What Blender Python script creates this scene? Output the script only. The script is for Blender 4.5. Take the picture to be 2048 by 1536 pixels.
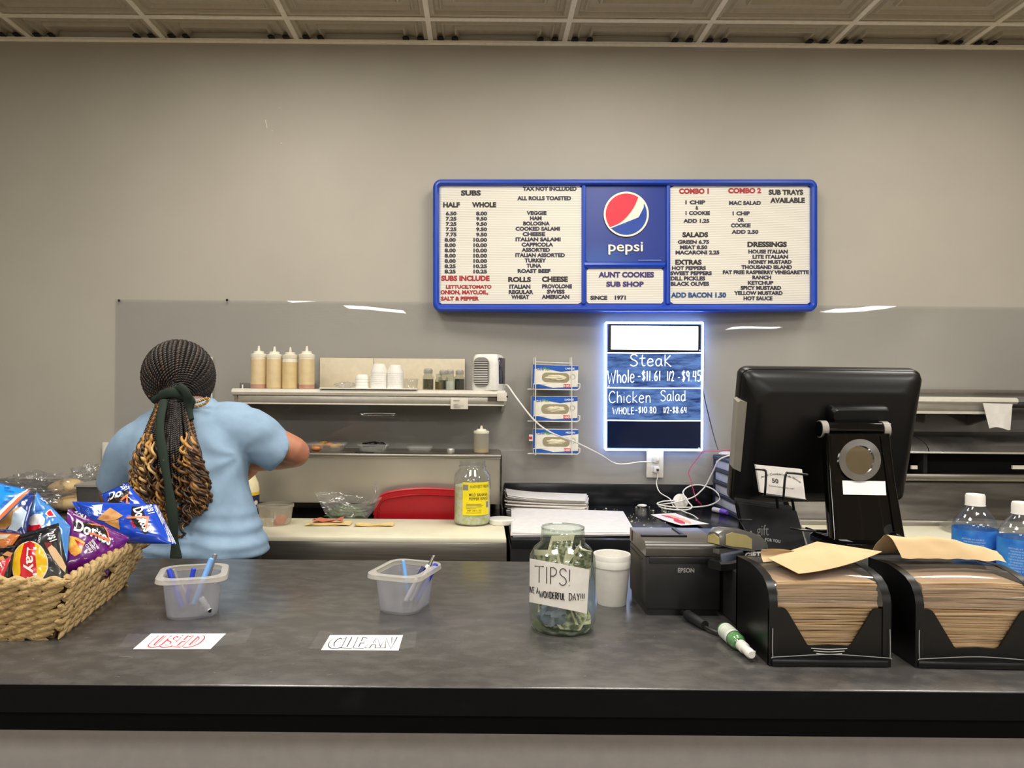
import bpy, bmesh, math, random
from mathutils import Vector, Matrix, noise
random.seed(11)
for o in list(bpy.data.objects): bpy.data.objects.remove(o)
SC = bpy.context.scene; COL = SC.collection
PI = math.pi
# ------------------------------------------------------------------ camera
F, CX, CY, ROLL, CAMZ = 1480.0, 960.0, 775.0, 0.0085, 1.48
cd = bpy.data.cameras.new('camera'); cam = bpy.data.objects.new('camera', cd); COL.objects.link(cam)
cd.sensor_width = 36; cd.lens = F/2048*36
cd.shift_x = (1024-CX)/2048; cd.shift_y = (CY-768)/2048
cd.clip_start = .02; cd.clip_end = 80
cam.location = (0, 0, CAMZ)
cam.rotation_euler = (Matrix.Rotation(PI/2, 3, 'X') @ Matrix.Rotation(ROLL, 3, 'Z')).to_euler()
SC.camera = cam
# ------------------------------------------------------------------ colour management, world, lights
SC.view_settings.view_transform = 'Standard'; SC.view_settings.look = 'None'
SC.view_settings.gamma = 1; SC.view_settings.use_curve_mapping = False
SC.view_settings.exposure = 0.05
SC.cycles.transparent_max_bounces = 24; SC.cycles.max_bounces = 9
SC.cycles.diffuse_bounces = 4; SC.cycles.glossy_bounces = 4; SC.cycles.transmission_bounces = 8
SC.cycles.caustics_reflective = False; SC.cycles.caustics_refractive = False
SC.cycles.sample_clamp_indirect = 6
wd = bpy.data.worlds.new('world'); SC.world = wd; wd.use_nodes = True
wd.node_tree.nodes['Background'].inputs[0].default_value = (.8, .78, .72, 1)
wd.node_tree.nodes['Background'].inputs[1].default_value = .1
WALL_Y, CEIL_Z = 3.41, 3.07
def area(name, loc, sx, sy, w, col):
    l = bpy.data.lights.new(name, 'AREA'); l.shape = 'RECTANGLE'; l.size = sx; l.size_y = sy; l.energy = w; l.color = col
    o = bpy.data.objects.new(name, l); COL.objects.link(o); o.location = loc; return o
# ceiling troffers of the dining room behind the camera
for i, (x, y) in enumerate([(-2.94, -6.9), (7.05, -6.9), (-2.2, -8.4), (7.0, -12.3), (2.0, -5.2), (-2.6, -2.6), (.9, -2.6), (4.2, -2.6), (-1.0, -5.2)]):
    area('troffer_light', (x, y, CEIL_Z-.03), 1.22, .61, 66 if y > -3 else 62, (1, .975, .94))
# square panels over the kitchen strip and over the counter
for x in (-.86, .55, 2.05):
    area('kitchen_light', (x, 2.31, CEIL_Z-.03), .5, .5, 17, (1, .95, .86))
for x in (-2.3, -.7, .9, 2.5):
    area('counter_light', (x, .75, CEIL_Z-.03), .6, .6, 25, (1, .965, .91))
# ------------------------------------------------------------------ helpers
cr_, sr_ = math.cos(ROLL), math.sin(ROLL)
def uv2(px, py):
    u, v = px-CX, py-CY
    return u*cr_+v*sr_, -u*sr_+v*cr_
def P(px, py, Y):                     # the point at depth Y seen at a pixel of the photograph
    x, w = uv2(px, py); return Vector((x*Y/F, Y, CAMZ-w*Y/F))
def G(px, py, z):                     # the point of the horizontal plane z seen there
    x, w = uv2(px, py); Y = (CAMZ-z)*F/w; return Vector((x*Y/F, Y, z))
def lin(c):
    c = c/255.0; return c/12.92 if c <= .04045 else ((c+.055)/1.055)**2.4
def rgb(c): return (lin(c[0]), lin(c[1]), lin(c[2]), 1)
MATS = {}
def nd(t, kind, **kw):
    n = t.nodes.new(kind)
    for k, v in kw.items(): setattr(n, k, v)
    return n
def coords(t, stretch):
    tc = nd(t, 'ShaderNodeTexCoord'); mp = nd(t, 'ShaderNodeMapping'); mp.inputs['Scale'].default_value = stretch
    t.links.new(tc.outputs['Object'], mp.inputs[0]); return mp.outputs[0]
def mat(name, c, rough=.5, metal=0, spec=.5, emit=None, trans=0, var=None, bump=None, coat=0, sss=0):
    """var=(scale, other colour, lo, hi, stretch)  bump=(scale, strength, stretch)"""
    if name in MATS: return MATS[name]
    m = bpy.data.materials.new(name); m.use_nodes = True; t = m.node_tree; b = t.nodes['Principled BSDF']
    b.inputs['Base Color'].default_value = rgb(c); b.inputs['Roughness'].default_value = rough; b.inputs['Metallic'].default_value = metal
    b.inputs['Specular IOR Level'].default_value = spec; b.inputs['Transmission Weight'].default_value = trans; b.inputs['Coat Weight'].default_value = coat
    if sss: b.inputs['Subsurface Weight'].default_value = sss; b.inputs['Subsurface Radius'].default_value = (.02, .01, .006)
    if emit: b.inputs['Emission Color'].default_value = rgb(emit[0]); b.inputs['Emission Strength'].default_value = emit[1]
    if var is None and not emit: var = (40, [min(255, k*1.025+1) for k in c], .4, .6, (1, 1, 1))
    if var:
        n = nd(t, 'ShaderNodeTexNoise'); n.inputs['Scale'].default_value = var[0]; n.inputs['Detail'].default_value = 5
        t.links.new(coords(t, var[4] if len(var) > 4 else (1, 1, 1)), n.inputs['Vector'])
        r = nd(t, 'ShaderNodeValToRGB'); r.color_ramp.elements[0].position = var[2]; r.color_ramp.elements[1].position = var[3]
        r.color_ramp.elements[0].color = rgb(c); r.color_ramp.elements[1].color = rgb(var[1])
        t.links.new(n.outputs[0], r.inputs[0]); t.links.new(r.outputs[0], b.inputs['Base Color'])
    if bump:
        n = nd(t, 'ShaderNodeTexNoise'); n.inputs['Scale'].default_value = bump[0]; n.inputs['Detail'].default_value = 4
        t.links.new(coords(t, bump[2] if len(bump) > 2 else (1, 1, 1)), n.inputs['Vector'])
        bp = nd(t, 'ShaderNodeBump'); bp.inputs['Strength'].default_value = bump[1]; bp.inputs['Distance'].default_value = .01
        t.links.new(n.outputs[0], bp.inputs['Height']); t.links.new(bp.outputs[0], b.inputs['Normal'])
    MATS[name] = m; return m
def film(name, tint, haze=.05, hazec=(220, 220, 220), gloss=.06, edge=.55, rough=.03, power=3, bump=None):
    """thin clear plastic or glass: see-through, milky by haze, shiny towards its edges"""
    if name in MATS: return MATS[name]
    m = bpy.data.materials.new(name); m.use_nodes = True; t = m.node_tree; t.nodes.clear(); L = t.links.new
    out = nd(t, 'ShaderNodeOutputMaterial'); tr = nd(t, 'ShaderNodeBsdfTransparent'); tr.inputs[0].default_value = rgb(tint)
    df = nd(t, 'ShaderNodeBsdfDiffuse'); df.inputs[0].default_value = rgb(hazec); tl = nd(t, 'ShaderNodeBsdfTranslucent'); tl.inputs[0].default_value = rgb(hazec)
    h = nd(t, 'ShaderNodeMixShader'); h.inputs[0].default_value = .45; L(df.outputs[0], h.inputs[1]); L(tl.outputs[0], h.inputs[2])
    a = nd(t, 'ShaderNodeMixShader'); a.inputs[0].default_value = haze; L(tr.outputs[0], a.inputs[1]); L(h.outputs[0], a.inputs[2])
    g = nd(t, 'ShaderNodeBsdfGlossy'); g.inputs['Roughness'].default_value = rough
    lw = nd(t, 'ShaderNodeLayerWeight'); lw.inputs[0].default_value = .5
    p = nd(t, 'ShaderNodeMath', operation='POWER'); p.inputs[1].default_value = power; L(lw.outputs['Facing'], p.inputs[0])
    k = nd(t, 'ShaderNodeMath', operation='MULTIPLY_ADD'); k.inputs[1].default_value = edge; k.inputs[2].default_value = gloss; L(p.outputs[0], k.inputs[0])
    x = nd(t, 'ShaderNodeMixShader'); L(k.outputs[0], x.inputs[0]); L(a.outputs[0], x.inputs[1]); L(g.outputs[0], x.inputs[2]); L(x.outputs[0], out.inputs[0])
    if bump:
        n = nd(t, 'ShaderNodeTexNoise'); n.inputs['Scale'].default_value = bump[0]; n.inputs['Detail'].default_value = 2
        L(coords(t, (1, 1, 1)), n.inputs['Vector']); bp = nd(t, 'ShaderNodeBump'); bp.inputs['Strength'].default_value = bump[1]; bp.inputs['Distance'].default_value = .02
        L(n.outputs[0], bp.inputs['Height']); L(bp.outputs[0], g.inputs['Normal'])
    MATS[name] = m; return m
# ---- shapes: every maker returns (verts, faces)
_bx = {}
def bx(x0, x1, y0, y1, z0, z1, bev=0, seg=2):
    sx, sy, sz = x1-x0, y1-y0, z1-z0
    bm = bmesh.new(); bmesh.ops.create_cube(bm, size=1)
    for v in bm.verts: v.co = Vector(((v.co.x+.5)*sx+x0, (v.co.y+.5)*sy+y0, (v.co.z+.5)*sz+z0))
    if bev: bmesh.ops.bevel(bm, geom=bm.edges[:], offset=min(bev, .49*min(abs(sx), abs(sy), abs(sz))), segments=seg, affect='EDGES', profile=.5)
    bm.verts.index_update(); r = ([v.co.copy() for v in bm.verts], [[v.index for v in f.verts] for f in bm.faces]); bm.free(); return r
def loft(rings, cap0=True, cap1=True, closed=True):
    n = len(rings[0]); V = [Vector(p) for r in rings for p in r]; Fc = []
    for i in range(len(rings)-1):
        for j in range(n if closed else n-1):
            k = (j+1) % n; Fc.append([i*n+j, i*n+k, (i+1)*n+k, (i+1)*n+j])
    if cap0: Fc.append(list(range(n))[::-1])
    if cap1: Fc.append([(len(rings)-1)*n+j for j in range(n)])
    return V, Fc
def lathe(prof, seg=32, c0=True, c1=True):
    return loft([[(r*math.cos(2*PI*j/seg), r*math.sin(2*PI*j/seg), z) for j in range(seg)] for r, z in prof], c0, c1)
def rrect(hx, hy, r, n=5):            # outline of a rounded rectangle
    o = []
    for cx, cy, a in ((hx-r, hy-r, 0), (-hx+r, hy-r, PI/2), (-hx+r, -hy+r, PI), (hx-r, -hy+r, 1.5*PI)):
        for i in range(n): o.append((cx+r*math.cos(a+PI/2*i/(n-1)), cy+r*math.sin(a+PI/2*i/(n-1))))
    return o
def catmull(p, k=6):
    p = [Vector(q) for q in p]; o = []
    for i in range(len(p)-1):
        a, b, c, d = p[max(i-1, 0)], p[i], p[i+1], p[min(i+2, len(p)-1)]
        for s in range(k):
            t = s/k; o.append(.5*((2*b)+(c-a)*t+(2*a-5*b+4*c-d)*t*t+(3*b-a-3*c+d)*t**3))
    o.append(p[-1]); return o
def tube(pts, r, seg=8, sx=1.0, up=None):
    pts = [Vector(p) for p in pts]; n = len(pts); rs = r if isinstance(r, (list, tuple)) else [r]*n
    t = (pts[1]-pts[0]).normalized(); a = Vector(up) if up else (Vector((0, 0, 1)) if abs(t.z) < .9 else Vector((1, 0, 0)))
    a = (a-t*a.dot(t)).normalized(); rings = []
    for i in range(n):
        t = (pts[min(i+1, n-1)]-pts[max(i-1, 0)])
        if t.length > 1e-9: t.normalize(); a = (a-t*a.dot(t)); a = a.normalized() if a.length > 1e-6 else t.orthogonal().normalized()
        b = t.cross(a)
        rings.append([pts[i]+(a*math.cos(2*PI*j/seg)+b*math.sin(2*PI*j/seg)*sx)*rs[i] for j in range(seg)])
    return loft(rings)
def cyl(a, b, r, seg=16, r2=None): return tube([a, b], [r, r if r2 is None else r2], seg)
def ball(c, rx, ry=None, rz=None, nu=16, nv=10):
    ry = rx if ry is None else ry; rz = rx if rz is None else rz; c = Vector(c)
    return loft([[c+Vector((rx*math.sin(a)*math.cos(2*PI*j/nu), ry*math.sin(a)*math.sin(2*PI*j/nu), rz*math.cos(a))) for j in range(nu)] for a in [PI*(.02+.96*i/nv) for i in range(nv+1)]][::-1])
def grid(fn, nu, nv):
    V = [Vector(fn(i/nu, j/nv)) for j in range(nv+1) for i in range(nu+1)]
    return V, [[j*(nu+1)+i, j*(nu+1)+i+1, (j+1)*(nu+1)+i+1, (j+1)*(nu+1)+i] for j in range(nv) for i in range(nu)]
def slab(fn, nu, nv, th):             # fn(u, v, h): a sheet with thickness, h = 0 front and th back
    a, fa = grid(lambda u, v: fn(u, v, 0), nu, nv); b, fb = grid(lambda u, v: fn(u, v, th), nu, nv); n = len(a)
    Fc = fa+[[k+n for k in f][::-1] for f in fb]; rim = [i for i in range(nu+1)]+[j*(nu+1)+nu for j in range(1, nv+1)]+[nv*(nu+1)+i for i in range(nu-1, -1, -1)]+[j*(nu+1) for j in range(nv-1, 0, -1)]
    for i, k in enumerate(rim): q = rim[(i+1) % len(rim)]; Fc.append([q, k, k+n, q+n])
    return a+b, Fc
def prism(poly, z0, z1):
    n = len(poly); V = [Vector((p[0], p[1], z0)) for p in poly]+[Vector((p[0], p[1], z1)) for p in poly]
    return V, [list(range(n))[::-1], [n+i for i in range(n)]]+[[i, (i+1) % n, n+(i+1) % n, n+i] for i in range(n)]
def frame(o, x, y):
    x = Vector(x).normalized(); y = Vector(y); z = x.cross(y).normalized(); y = z.cross(x)
    m = Matrix((x, y, z)).transposed().to_4x4(); m.translation = Vector(o); return m
def xf(s, M): return [M @ Vector(v) for v in s[0]], s[1]
def mp(s, fn): return [Vector(fn(v)) for v in s[0]], s[1]
def XZ(o): return frame(o, (1, 0, 0), (0, 0, 1))      # local plane facing the camera side
_tx = {}
def text(s, bold=.0, fit=True, depth=.02):
    """text normalised to width 1 and cap height 1 (fit) in the XY plane"""
    k = (s, bold, fit)
    if k not in _tx:
        c = bpy.data.curves.new('t', 'FONT'); c.body = s; c.size = 1; c.offset = bold; c.resolution_u = 3
        o = bpy.data.objects.new('t', c); COL.objects.link(o); bpy.context.view_layer.update()
        me = o.evaluated_get(bpy.context.evaluated_depsgraph_get()).to_mesh()
        V = [v.co.copy() for v in me.vertices]; Fc = [list(p.vertices) for p in me.polygons]
        o.evaluated_get(bpy.context.evaluated_depsgraph_get()).to_mesh_clear(); bpy.data.objects.remove(o); bpy.data.curves.remove(c)
        x0, x1 = min(v.x for v in V), max(v.x for v in V); y0, y1 = min(v.y for v in V), max(v.y for v in V)
        if fit: V = [Vector(((v.x-x0)/(x1-x0), (v.y-y0)/(y1-y0), 0)) for v in V]
        _tx[k] = (V, Fc, (x1-x0)/(y1-y0))
    V, Fc, a = _tx[k]; return [v.copy() for v in V], [f[:] for f in Fc]
def tri_fine(s, mx):                  # split long edges so that flat print can follow a curved face
    bm = bmesh.new(); vs = [bm.verts.new(v) for v in s[0]]
    for f in s[1]:
        try: bm.faces.new([vs[i] for i in f])
        except ValueError: pass
    bmesh.ops.triangulate(bm, faces=bm.faces[:])
    for _ in range(4):
        e = [e for e in bm.edges if e.calc_length() > mx]
        if not e: break
        bmesh.ops.subdivide_edges(bm, edges=e, cuts=1); bmesh.ops.triangulate(bm, faces=[f for f in bm.faces if len(f.verts) > 3])
    bm.verts.index_update(); r = ([v.co.copy() for v in bm.verts], [[v.index for v in f.verts] for f in bm.faces]); bm.free(); return r
# ---- one mesh object, one or more materials
RM = {}
class MB:
    def __init__(s): s.V, s.F, s.I, s.mats = [], [], [], []
    def add(s, sh, m, M=None):
        if m not in s.mats: s.mats.append(m)
        i = s.mats.index(m); n = len(s.V); s.V += [M @ Vector(v) for v in sh[0]] if M else [Vector(v) for v in sh[0]]
        s.F += [[k+n for k in f] for f in sh[1]]; s.I += [i]*len(sh[1]); return s
    def build(s, name, parent=None, smooth=38, local=False, fixn=True):
        me = bpy.data.meshes.new(name); V = s.V
        if parent is not None and not local: W = RM[parent.name].inverted(); V = [W @ v for v in V]
        me.from_pydata([tuple(v) for v in V], [], s.F)
        for m in s.mats: me.materials.append(m)
        me.polygons.foreach_set('material_index', s.I)
        if fixn:
            bm = bmesh.new(); bm.from_mesh(me); bmesh.ops.recalc_face_normals(bm, faces=bm.faces[:]); bm.to_mesh(me); bm.free()
        me.polygons.foreach_set('use_smooth', [True]*len(me.polygons))
        if smooth < 180: me.set_sharp_from_angle(angle=math.radians(smooth))
        me.update(); o = bpy.data.objects.new(name, me); COL.objects.link(o)
        if parent is not None: o.parent = parent; RM[o.name] = RM[parent.name]
        else: RM[o.name] = Matrix.Identity(4)
        return o
def one(sh, m, name, parent=None, M=None, **kw): return MB().add(sh, m, M).build(name, parent, **kw)
def tag(o, label, cat, group=None, kind=None):
    o['label'] = label; o['category'] = cat
    if group: o['group'] = group
    if kind: o['kind'] = kind
    return o
def thing(name, label, cat, loc=(0, 0, 0), group=None, M=None):
    o = bpy.data.objects.new(name, None); COL.objects.link(o); o.empty_display_size = .05
    M = M or Matrix.Translation(Vector(loc)); o.matrix_world = M; RM[o.name] = M.copy()
    return tag(o, label, cat, group)
def struct(o, label=None):
    o['kind'] = 'structure'
    if label: o['label'] = label; o['category'] = 'room'
    return o
def copy_tree(o, parent=None):
    c = o.copy(); COL.objects.link(c)
    if parent is not None: c.parent = parent
    RM[c.name] = RM[o.name]
    for ch in list(o.children): copy_tree(ch, c)
    return c
def place(o, loc, rz=0, rx=0, ry=0, s=1):
    o.matrix_world = Matrix.Translation(Vector(loc)) @ Matrix.Rotation(rz, 4, 'Z') @ Matrix.Rotation(rx, 4, 'X') @ Matrix.Rotation(ry, 4, 'Y') @ Matrix.Scale(s, 4); return o
def bake(bm_sh, voxel, it=2):         # melt overlapping closed shapes into one skin
    me = bpy.data.meshes.new('t'); me.from_pydata([tuple(v) for v in bm_sh[0]], [], bm_sh[1])
    bm = bmesh.new(); bm.from_mesh(me); bmesh.ops.recalc_face_normals(bm, faces=bm.faces[:]); bm.to_mesh(me); bm.free()
    o = bpy.data.objects.new('t', me); COL.objects.link(o)
    r = o.modifiers.new('r', 'REMESH'); r.mode = 'VOXEL'; r.voxel_size = voxel
    if it: k = o.modifiers.new('s', 'SMOOTH'); k.factor = .5; k.iterations = it
    bpy.context.view_layer.update(); e = o.evaluated_get(bpy.context.evaluated_depsgraph_get()).to_mesh()
    out = ([v.co.copy() for v in e.vertices], [list(p.vertices) for p in e.polygons])
    o.evaluated_get(bpy.context.evaluated_depsgraph_get()).to_mesh_clear(); bpy.data.objects.remove(o); return out
def join(*sh):
    V, Fc = [], []
    for a, b in sh: n = len(V); V += list(a); Fc += [[k+n for k in f] for f in b]
    return V, Fc
# ---- hand lettering as strokes
def _o(cx, cy, rx, ry, a0=90, n=12): return [(cx+rx*math.cos(math.radians(a0+360*i/n)), cy+ry*math.sin(math.radians(a0+360*i/n))) for i in range(n+1)]
GL = {
'S': (.62, [[(.58, .85), (.42, 1), (.18, .96), (.08, .78), (.2, .58), (.45, .46), (.58, .26), (.48, .06), (.24, 0), (.04, .12)]]),
't': (.48, [[(.25, .98), (.22, .3), (.3, .03), (.46, .06)], [(.02, .66), (.46, .69)]]),
'e': (.52, [[(.06, .34), (.44, .38), (.4, .58), (.22, .64), (.05, .42), (.07, .14), (.25, .0), (.48, .1)]]),
'a': (.56, [[(.44, .58), (.25, .64), (.06, .42), (.09, .08), (.28, .02), (.44, .25), (.46, .6)], [(.46, .62), (.47, .15), (.55, 0)]]),
'k': (.5, [[(.08, 1), (.06, 0)], [(.44, .64), (.08, .32), (.48, 0)]]),
'K': (.56, [[(.08, 1), (.08, 0)], [(.5, .92), (.08, .42), (.54, -.05)]]),
'W': (.95, [[(0, 1), (.2, 0), (.44, .8), (.64, 0), (.92, 1)]]),
'h': (.5, [[(.06, 1), (.06, 0)], [(.06, .36), (.16, .56), (.3, .62), (.42, .48), (.44, 0)]]),
'o': (.52, [_o(.25, .31, .22, .31)]),
'l': (.16, [[(.07, 1), (.07, 0)]]),
'C': (.64, [[(.58, .84), (.4, 1), (.14, .86), (.03, .46), (.14, .1), (.38, 0), (.62, .14)]]),
'i': (.16, [[(.07, .6), (.07, 0)], [(.07, .86), (.08, .88)]]),
'c': (.46, [[(.42, .52), (.28, .62), (.1, .52), (.04, .28), (.12, .06), (.28, 0), (.44, .1)]]),
'n': (.5, [[(.06, .64), (.06, 0)], [(.06, .36), (.16, .56), (.3, .62), (.42, .46), (.44, 0)]]),
'd': (.54, [[(.46, .46), (.28, .62), (.06, .42), (.08, .08), (.28, .0), (.46, .22)], [(.47, 1), (.47, 0)]]),
'H': (.6, [[(.05, 1), (.05, 0)], [(.52, 1), (.52, 0)], [(.05, .5), (.52, .52)]]),
'O': (.66, [_o(.3, .5, .28, .5)]),
'L': (.5, [[(.06, 1), (.06, 0), (.46, .02)]]),
'E': (.52, [[(.46, .98), (.06, 1), (.06, 0), (.48, .02)], [(.06, .52), (.4, .52)]]),
'T': (.66, [[(.0, .97), (.64, 1)], [(.32, 1), (.32, 0)]]),
'I': (.18, [[(.08, 1), (.08, 0)]]),
'P': (.56, [[(.07, 0), (.07, 1)], [(.07, 1), (.3, 1), (.5, .86), (.46, .62), (.3, .5), (.07, .48)]]),
'A': (.66, [[(.02, 0), (.3, 1), (.6, 0)], [(.12, .36), (.5, .36)]]),
'V': (.6, [[(.02, 1), (.28, 0), (.56, 1)]]),
'N': (.62, [[(.06, 0), (.06, 1), (.52, 0), (.52, 1)]]),
'D': (.62, [[(.07, 0), (.07, 1)], [(.0, 1), (.3, .98), (.52, .8), (.58, .5), (.5, .18), (.28, .02), (.0, 0)]]),
'R': (.58, [[(.07, 0), (.07, 1)], [(.07, 1), (.3, 1), (.5, .86), (.46, .62), (.3, .52), (.07, .48)], [(.26, .5), (.54, 0)]]),
'F': (.5, [[(.46, .98), (.06, 1), (.06, 0)], [(.06, .52), (.4, .52)]]),
'U': (.6, [[(.06, 1), (.06, .3), (.14, .06), (.3, 0), (.46, .06), (.52, .3), (.52, 1)]]),
'Y': (.58, [[(.02, 1), (.28, .5)], [(.54, 1), (.28, .5), (.26, 0)]]),
'0': (.56, [_o(.26, .5, .22, .5)]),
'1': (.24, [[(.12, 1), (.1, 0)]]),
'2': (.5, [[(.05, .8), (.2, 1), (.4, .9), (.38, .6), (.1, .1), (.04, 0), (.48, .02)]]),
'4': (.54, [[(.14, 1), (.06, .45), (.48, .45)], [(.42, 1), (.4, 0)]]),
'5': (.54, [[(.48, 1), (.14, 1), (.1, .58), (.3, .62), (.48, .42), (.4, .1), (.2, 0), (.04, .1)]]),
'6': (.52, [[(.4, 1), (.16, .7), (.06, .3), (.16, .02), (.36, .04), (.44, .26), (.32, .46), (.08, .34)]]),
'8': (.52, [[(.42, .86), (.22, 1), (.08, .8), (.22, .56), (.42, .3), (.34, .03), (.14, .03), (.06, .26), (.24, .52), (.42, .74), (.42, .86)]]),
'9': (.52, [[(.44, .74), (.24, .98), (.06, .76), (.2, .5), (.42, .62), (.44, .8), (.36, 0)]]),
'$': (.52, [[(.44, .82), (.28, .94), (.1, .82), (.14, .62), (.36, .46), (.42, .24), (.26, .08), (.06, .18)], [(.3, 1.06), (.22, -.06)]]),
'.': (.2, [[(.08, .0), (.1, .03)]]), '-': (.42, [[(.04, .42), (.36, .44)]]), '/': (.34, [[(.0, 0), (.3, 1)]]),
'!': (.22, [[(.1, 1), (.08, .28)], [(.07, .02), (.08, .05)]]), ' ': (.45, [])}
ANG = set('WKVNEFLTAHkY')
def strokes(s, w, h):                 # the strokes of a word fitted into w x h, as lists of (x, y)
    x = 0; out = []
    for ch in s:
        a, st = GL[ch]
        for p in st:
            q = catmull([(X, Yy, 0) for X, Yy in p], 5) if (len(p) > 3 and ch not in ANG) else [Vector((X, Yy, 0)) for X, Yy in p]
            out.append([(v.x+x, v.y) for v in q])
        x += a+.12
    k = w/(x-.12); return [[(X*k, Yy*h) for X, Yy in p] for p in out]
def write(mb, s, x0, y0, w, h, r, m, fn, slope=0):
    for p in strokes(s, w, h): mb.add(tube([fn(x0+a, y0+b+slope*a) for a, b in p], r, 6), m)
# ------------------------------------------------------------------ room shell
m_wall = mat('wall_paint', (176, 170, 157), .55, var=(2.5, (181, 175, 162), .35, .65), bump=(120, .012))
m_ceil = mat('ceiling_white', (186, 176, 154), .6); m_bar = mat('ceiling_bar', (248, 240, 222), .45); m_dark = mat('gap_black', (14, 12, 10), .9)
XL, XR, YB = -5.2, 8.2, -13.5
struct(one(bx(XL, XR, WALL_Y, WALL_Y+.12, 0, CEIL_Z+.1), m_wall, 'wall_back'))
struct(one(bx(XL-.12, XL, YB, WALL_Y+.12, 0, CEIL_Z+.1), m_wall, 'wall_left'))
struct(one(bx(XR, XR+.12, YB, WALL_Y+.12, 0, CEIL_Z+.1), m_wall, 'wall_right'))
struct(one(bx(XL-.12, XR+.12, YB-.12, YB, 0, CEIL_Z+.1), m_wall, 'wall_front'))
struct(one(bx(XL-.12, XR+.12, YB-.12, WALL_Y+.12, -.1, 0), mat('floor_tile', (160, 150, 136), .5, var=(3, (170, 160, 146), .4, .6)), 'floor'))
# moulded tile ceiling
mb = MB(); T0, TS, YT = -.2395, .6135, 3.197
def coffer(d):                        # height of the moulding at distance d from the tile edge
    pts = [(0, 0), (.03, 0), (.036, .030), (.05, .030), (.058, .008), (.062, .008), (.070, .036), (.106, .044), (.112, .014), (.120, .014), (.130, .060), (.31, .062)]
    for (a, ha), (b, hb) in zip(pts, pts[1:]):
        if d <= b: return .5*(ha+(hb-ha)*(d-a)/(b-a))
    return .5*pts[-1][1]
ds = [0, .03, .036, .05, .058, .062, .070, .106, .112, .120, .130]
cut = ds+[TS-d for d in ds[::-1]]
for iy in range(0, 4):
    ya = YT-TS*(iy-1)-TS              # this row runs ya .. ya+TS
    ys = [d for d in cut if ya+d <= WALL_Y-.004] + ([WALL_Y-.004-ya] if iy == 0 else [])
    for k in range(-6, 7):
        xa = T0+TS*k; V = []; n = len(cut)
        for dy in ys:
            for dx in cut: V.append((xa+dx, ya+dy, CEIL_Z+.004+coffer(min(dx, TS-dx, dy, TS-dy))))
        mb.add((V, [[j*n+i, j*n+i+1, (j+1)*n+i+1, (j+1)*n+i] for j in range(len(ys)-1) for i in range(n-1)]), m_ceil)
ylast = YT-TS*3
mb.add(bx(XL, XR, YB, ylast, CEIL_Z+.004, CEIL_Z+.06), m_ceil); mb.add(bx(XL, XR, ylast, WALL_Y+.1, CEIL_Z+.075, CEIL_Z+.12), m_ceil)
mb.add(bx(XL, T0-TS*6, ylast, WALL_Y, CEIL_Z+.004, CEIL_Z+.06), m_ceil); mb.add(bx(T0+TS*7, XR, ylast, WALL_Y, CEIL_Z+.004, CEIL_Z+.06), m_ceil)
struct(mb.build('ceiling', smooth=20, fixn=False))
mb = MB(); W2 = .012
for k in range(-6, 8): mb.add(bx(T0+TS*k-W2, T0+TS*k+W2, YB, WALL_Y-.002, CEIL_Z-.003, CEIL_Z+.004, .0015, 1), m_bar)
for k in range(0, 26): mb.add(bx(XL, XR, YT-TS*k-W2, YT-TS*k+W2, CEIL_Z-.004, CEIL_Z+.003, .0015, 1), m_bar)
struct(mb.build('ceiling_trim'))
mb = MB(); mb.add(bx(XL, XR, WALL_Y-.022, WALL_Y-.001, CEIL_Z-.005, CEIL_Z-.001), m_bar).add(bx(XL, XR, WALL_Y-.003, WALL_Y-.0005, CEIL_Z-.014, CEIL_Z-.003), m_bar)
for k in range(-5, 7):
    for d in (.046, .112, TS-.046, TS-.112):
        x = T0+TS*k+d
        ring = [(-.015, -.002), (.015, -.002), (.011, .0015), (.006, .005), (-.004, .0055), (-.010, .0025)]
        mb.add(loft([[(x+a, y, CEIL_Z+b) for a, b in ring] for y in (WALL_Y-.05, WALL_Y-.003)]), m_dark)
struct(mb.build('trim_1'))
# paint chips on the wall
mb = MB(); m_chip = mat('bare_plaster', (226, 222, 210), .7)
for pts, r in (([(531, 240), (532, 247), (534, 256)], .0022), ([(544, 261), (545, 262)], .003), ([(562, 286), (563, 288)], .003), ([(559, 216), (559.5, 217)], .002)):
    mb.add(tube([P(a, b, WALL_Y-.0006) for a, b in pts], r, 6, up=(1, 0, 0)), m_chip)
tag(mb.build('paint_chips'), 'white chips of bare plaster on the upper grey wall', 'paint chips', kind='stuff')
# clear splash sheet screwed on the wall
m_sheet = film('clear_sheet', (251, 252, 254), .15, (146, 150, 157), .05, .14, .012, 3, bump=(1.6, .03))
c0 = P(231, 597, 3.4); zt, zb = c0.z-.004, 1.046
def sheet(u, v, h):
    x = c0.x+(2.75-c0.x)*u; z = zb+(zt-zb)*v
    y = 3.403-.0005*math.sin(x*5.3+z*3)*math.sin(z*7+x*1.7)
    g = P(757, 834, 3.4); y -= .0022*math.exp(-((z-g.z)/.016)**2-((x-g.x)/.13)**4)
    return (x, y-.003+h, z)
t = thing('splash_sheet', 'clear glossy plastic splash sheet screwed to the grey back wall', 'wall panel', (0, 3.4, 1.4))
one(grid(lambda u, v: sheet(u, v, 0), 170, 150), m_sheet, 'sheet', t)
for px, py in ((238, 601), (454, 600)):
    p = P(px, py, 3.397); one(ball(p, .006, .004, .006, 10, 6), mat('screw_black', (16, 15, 15), .4), 'screw', t)
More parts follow.
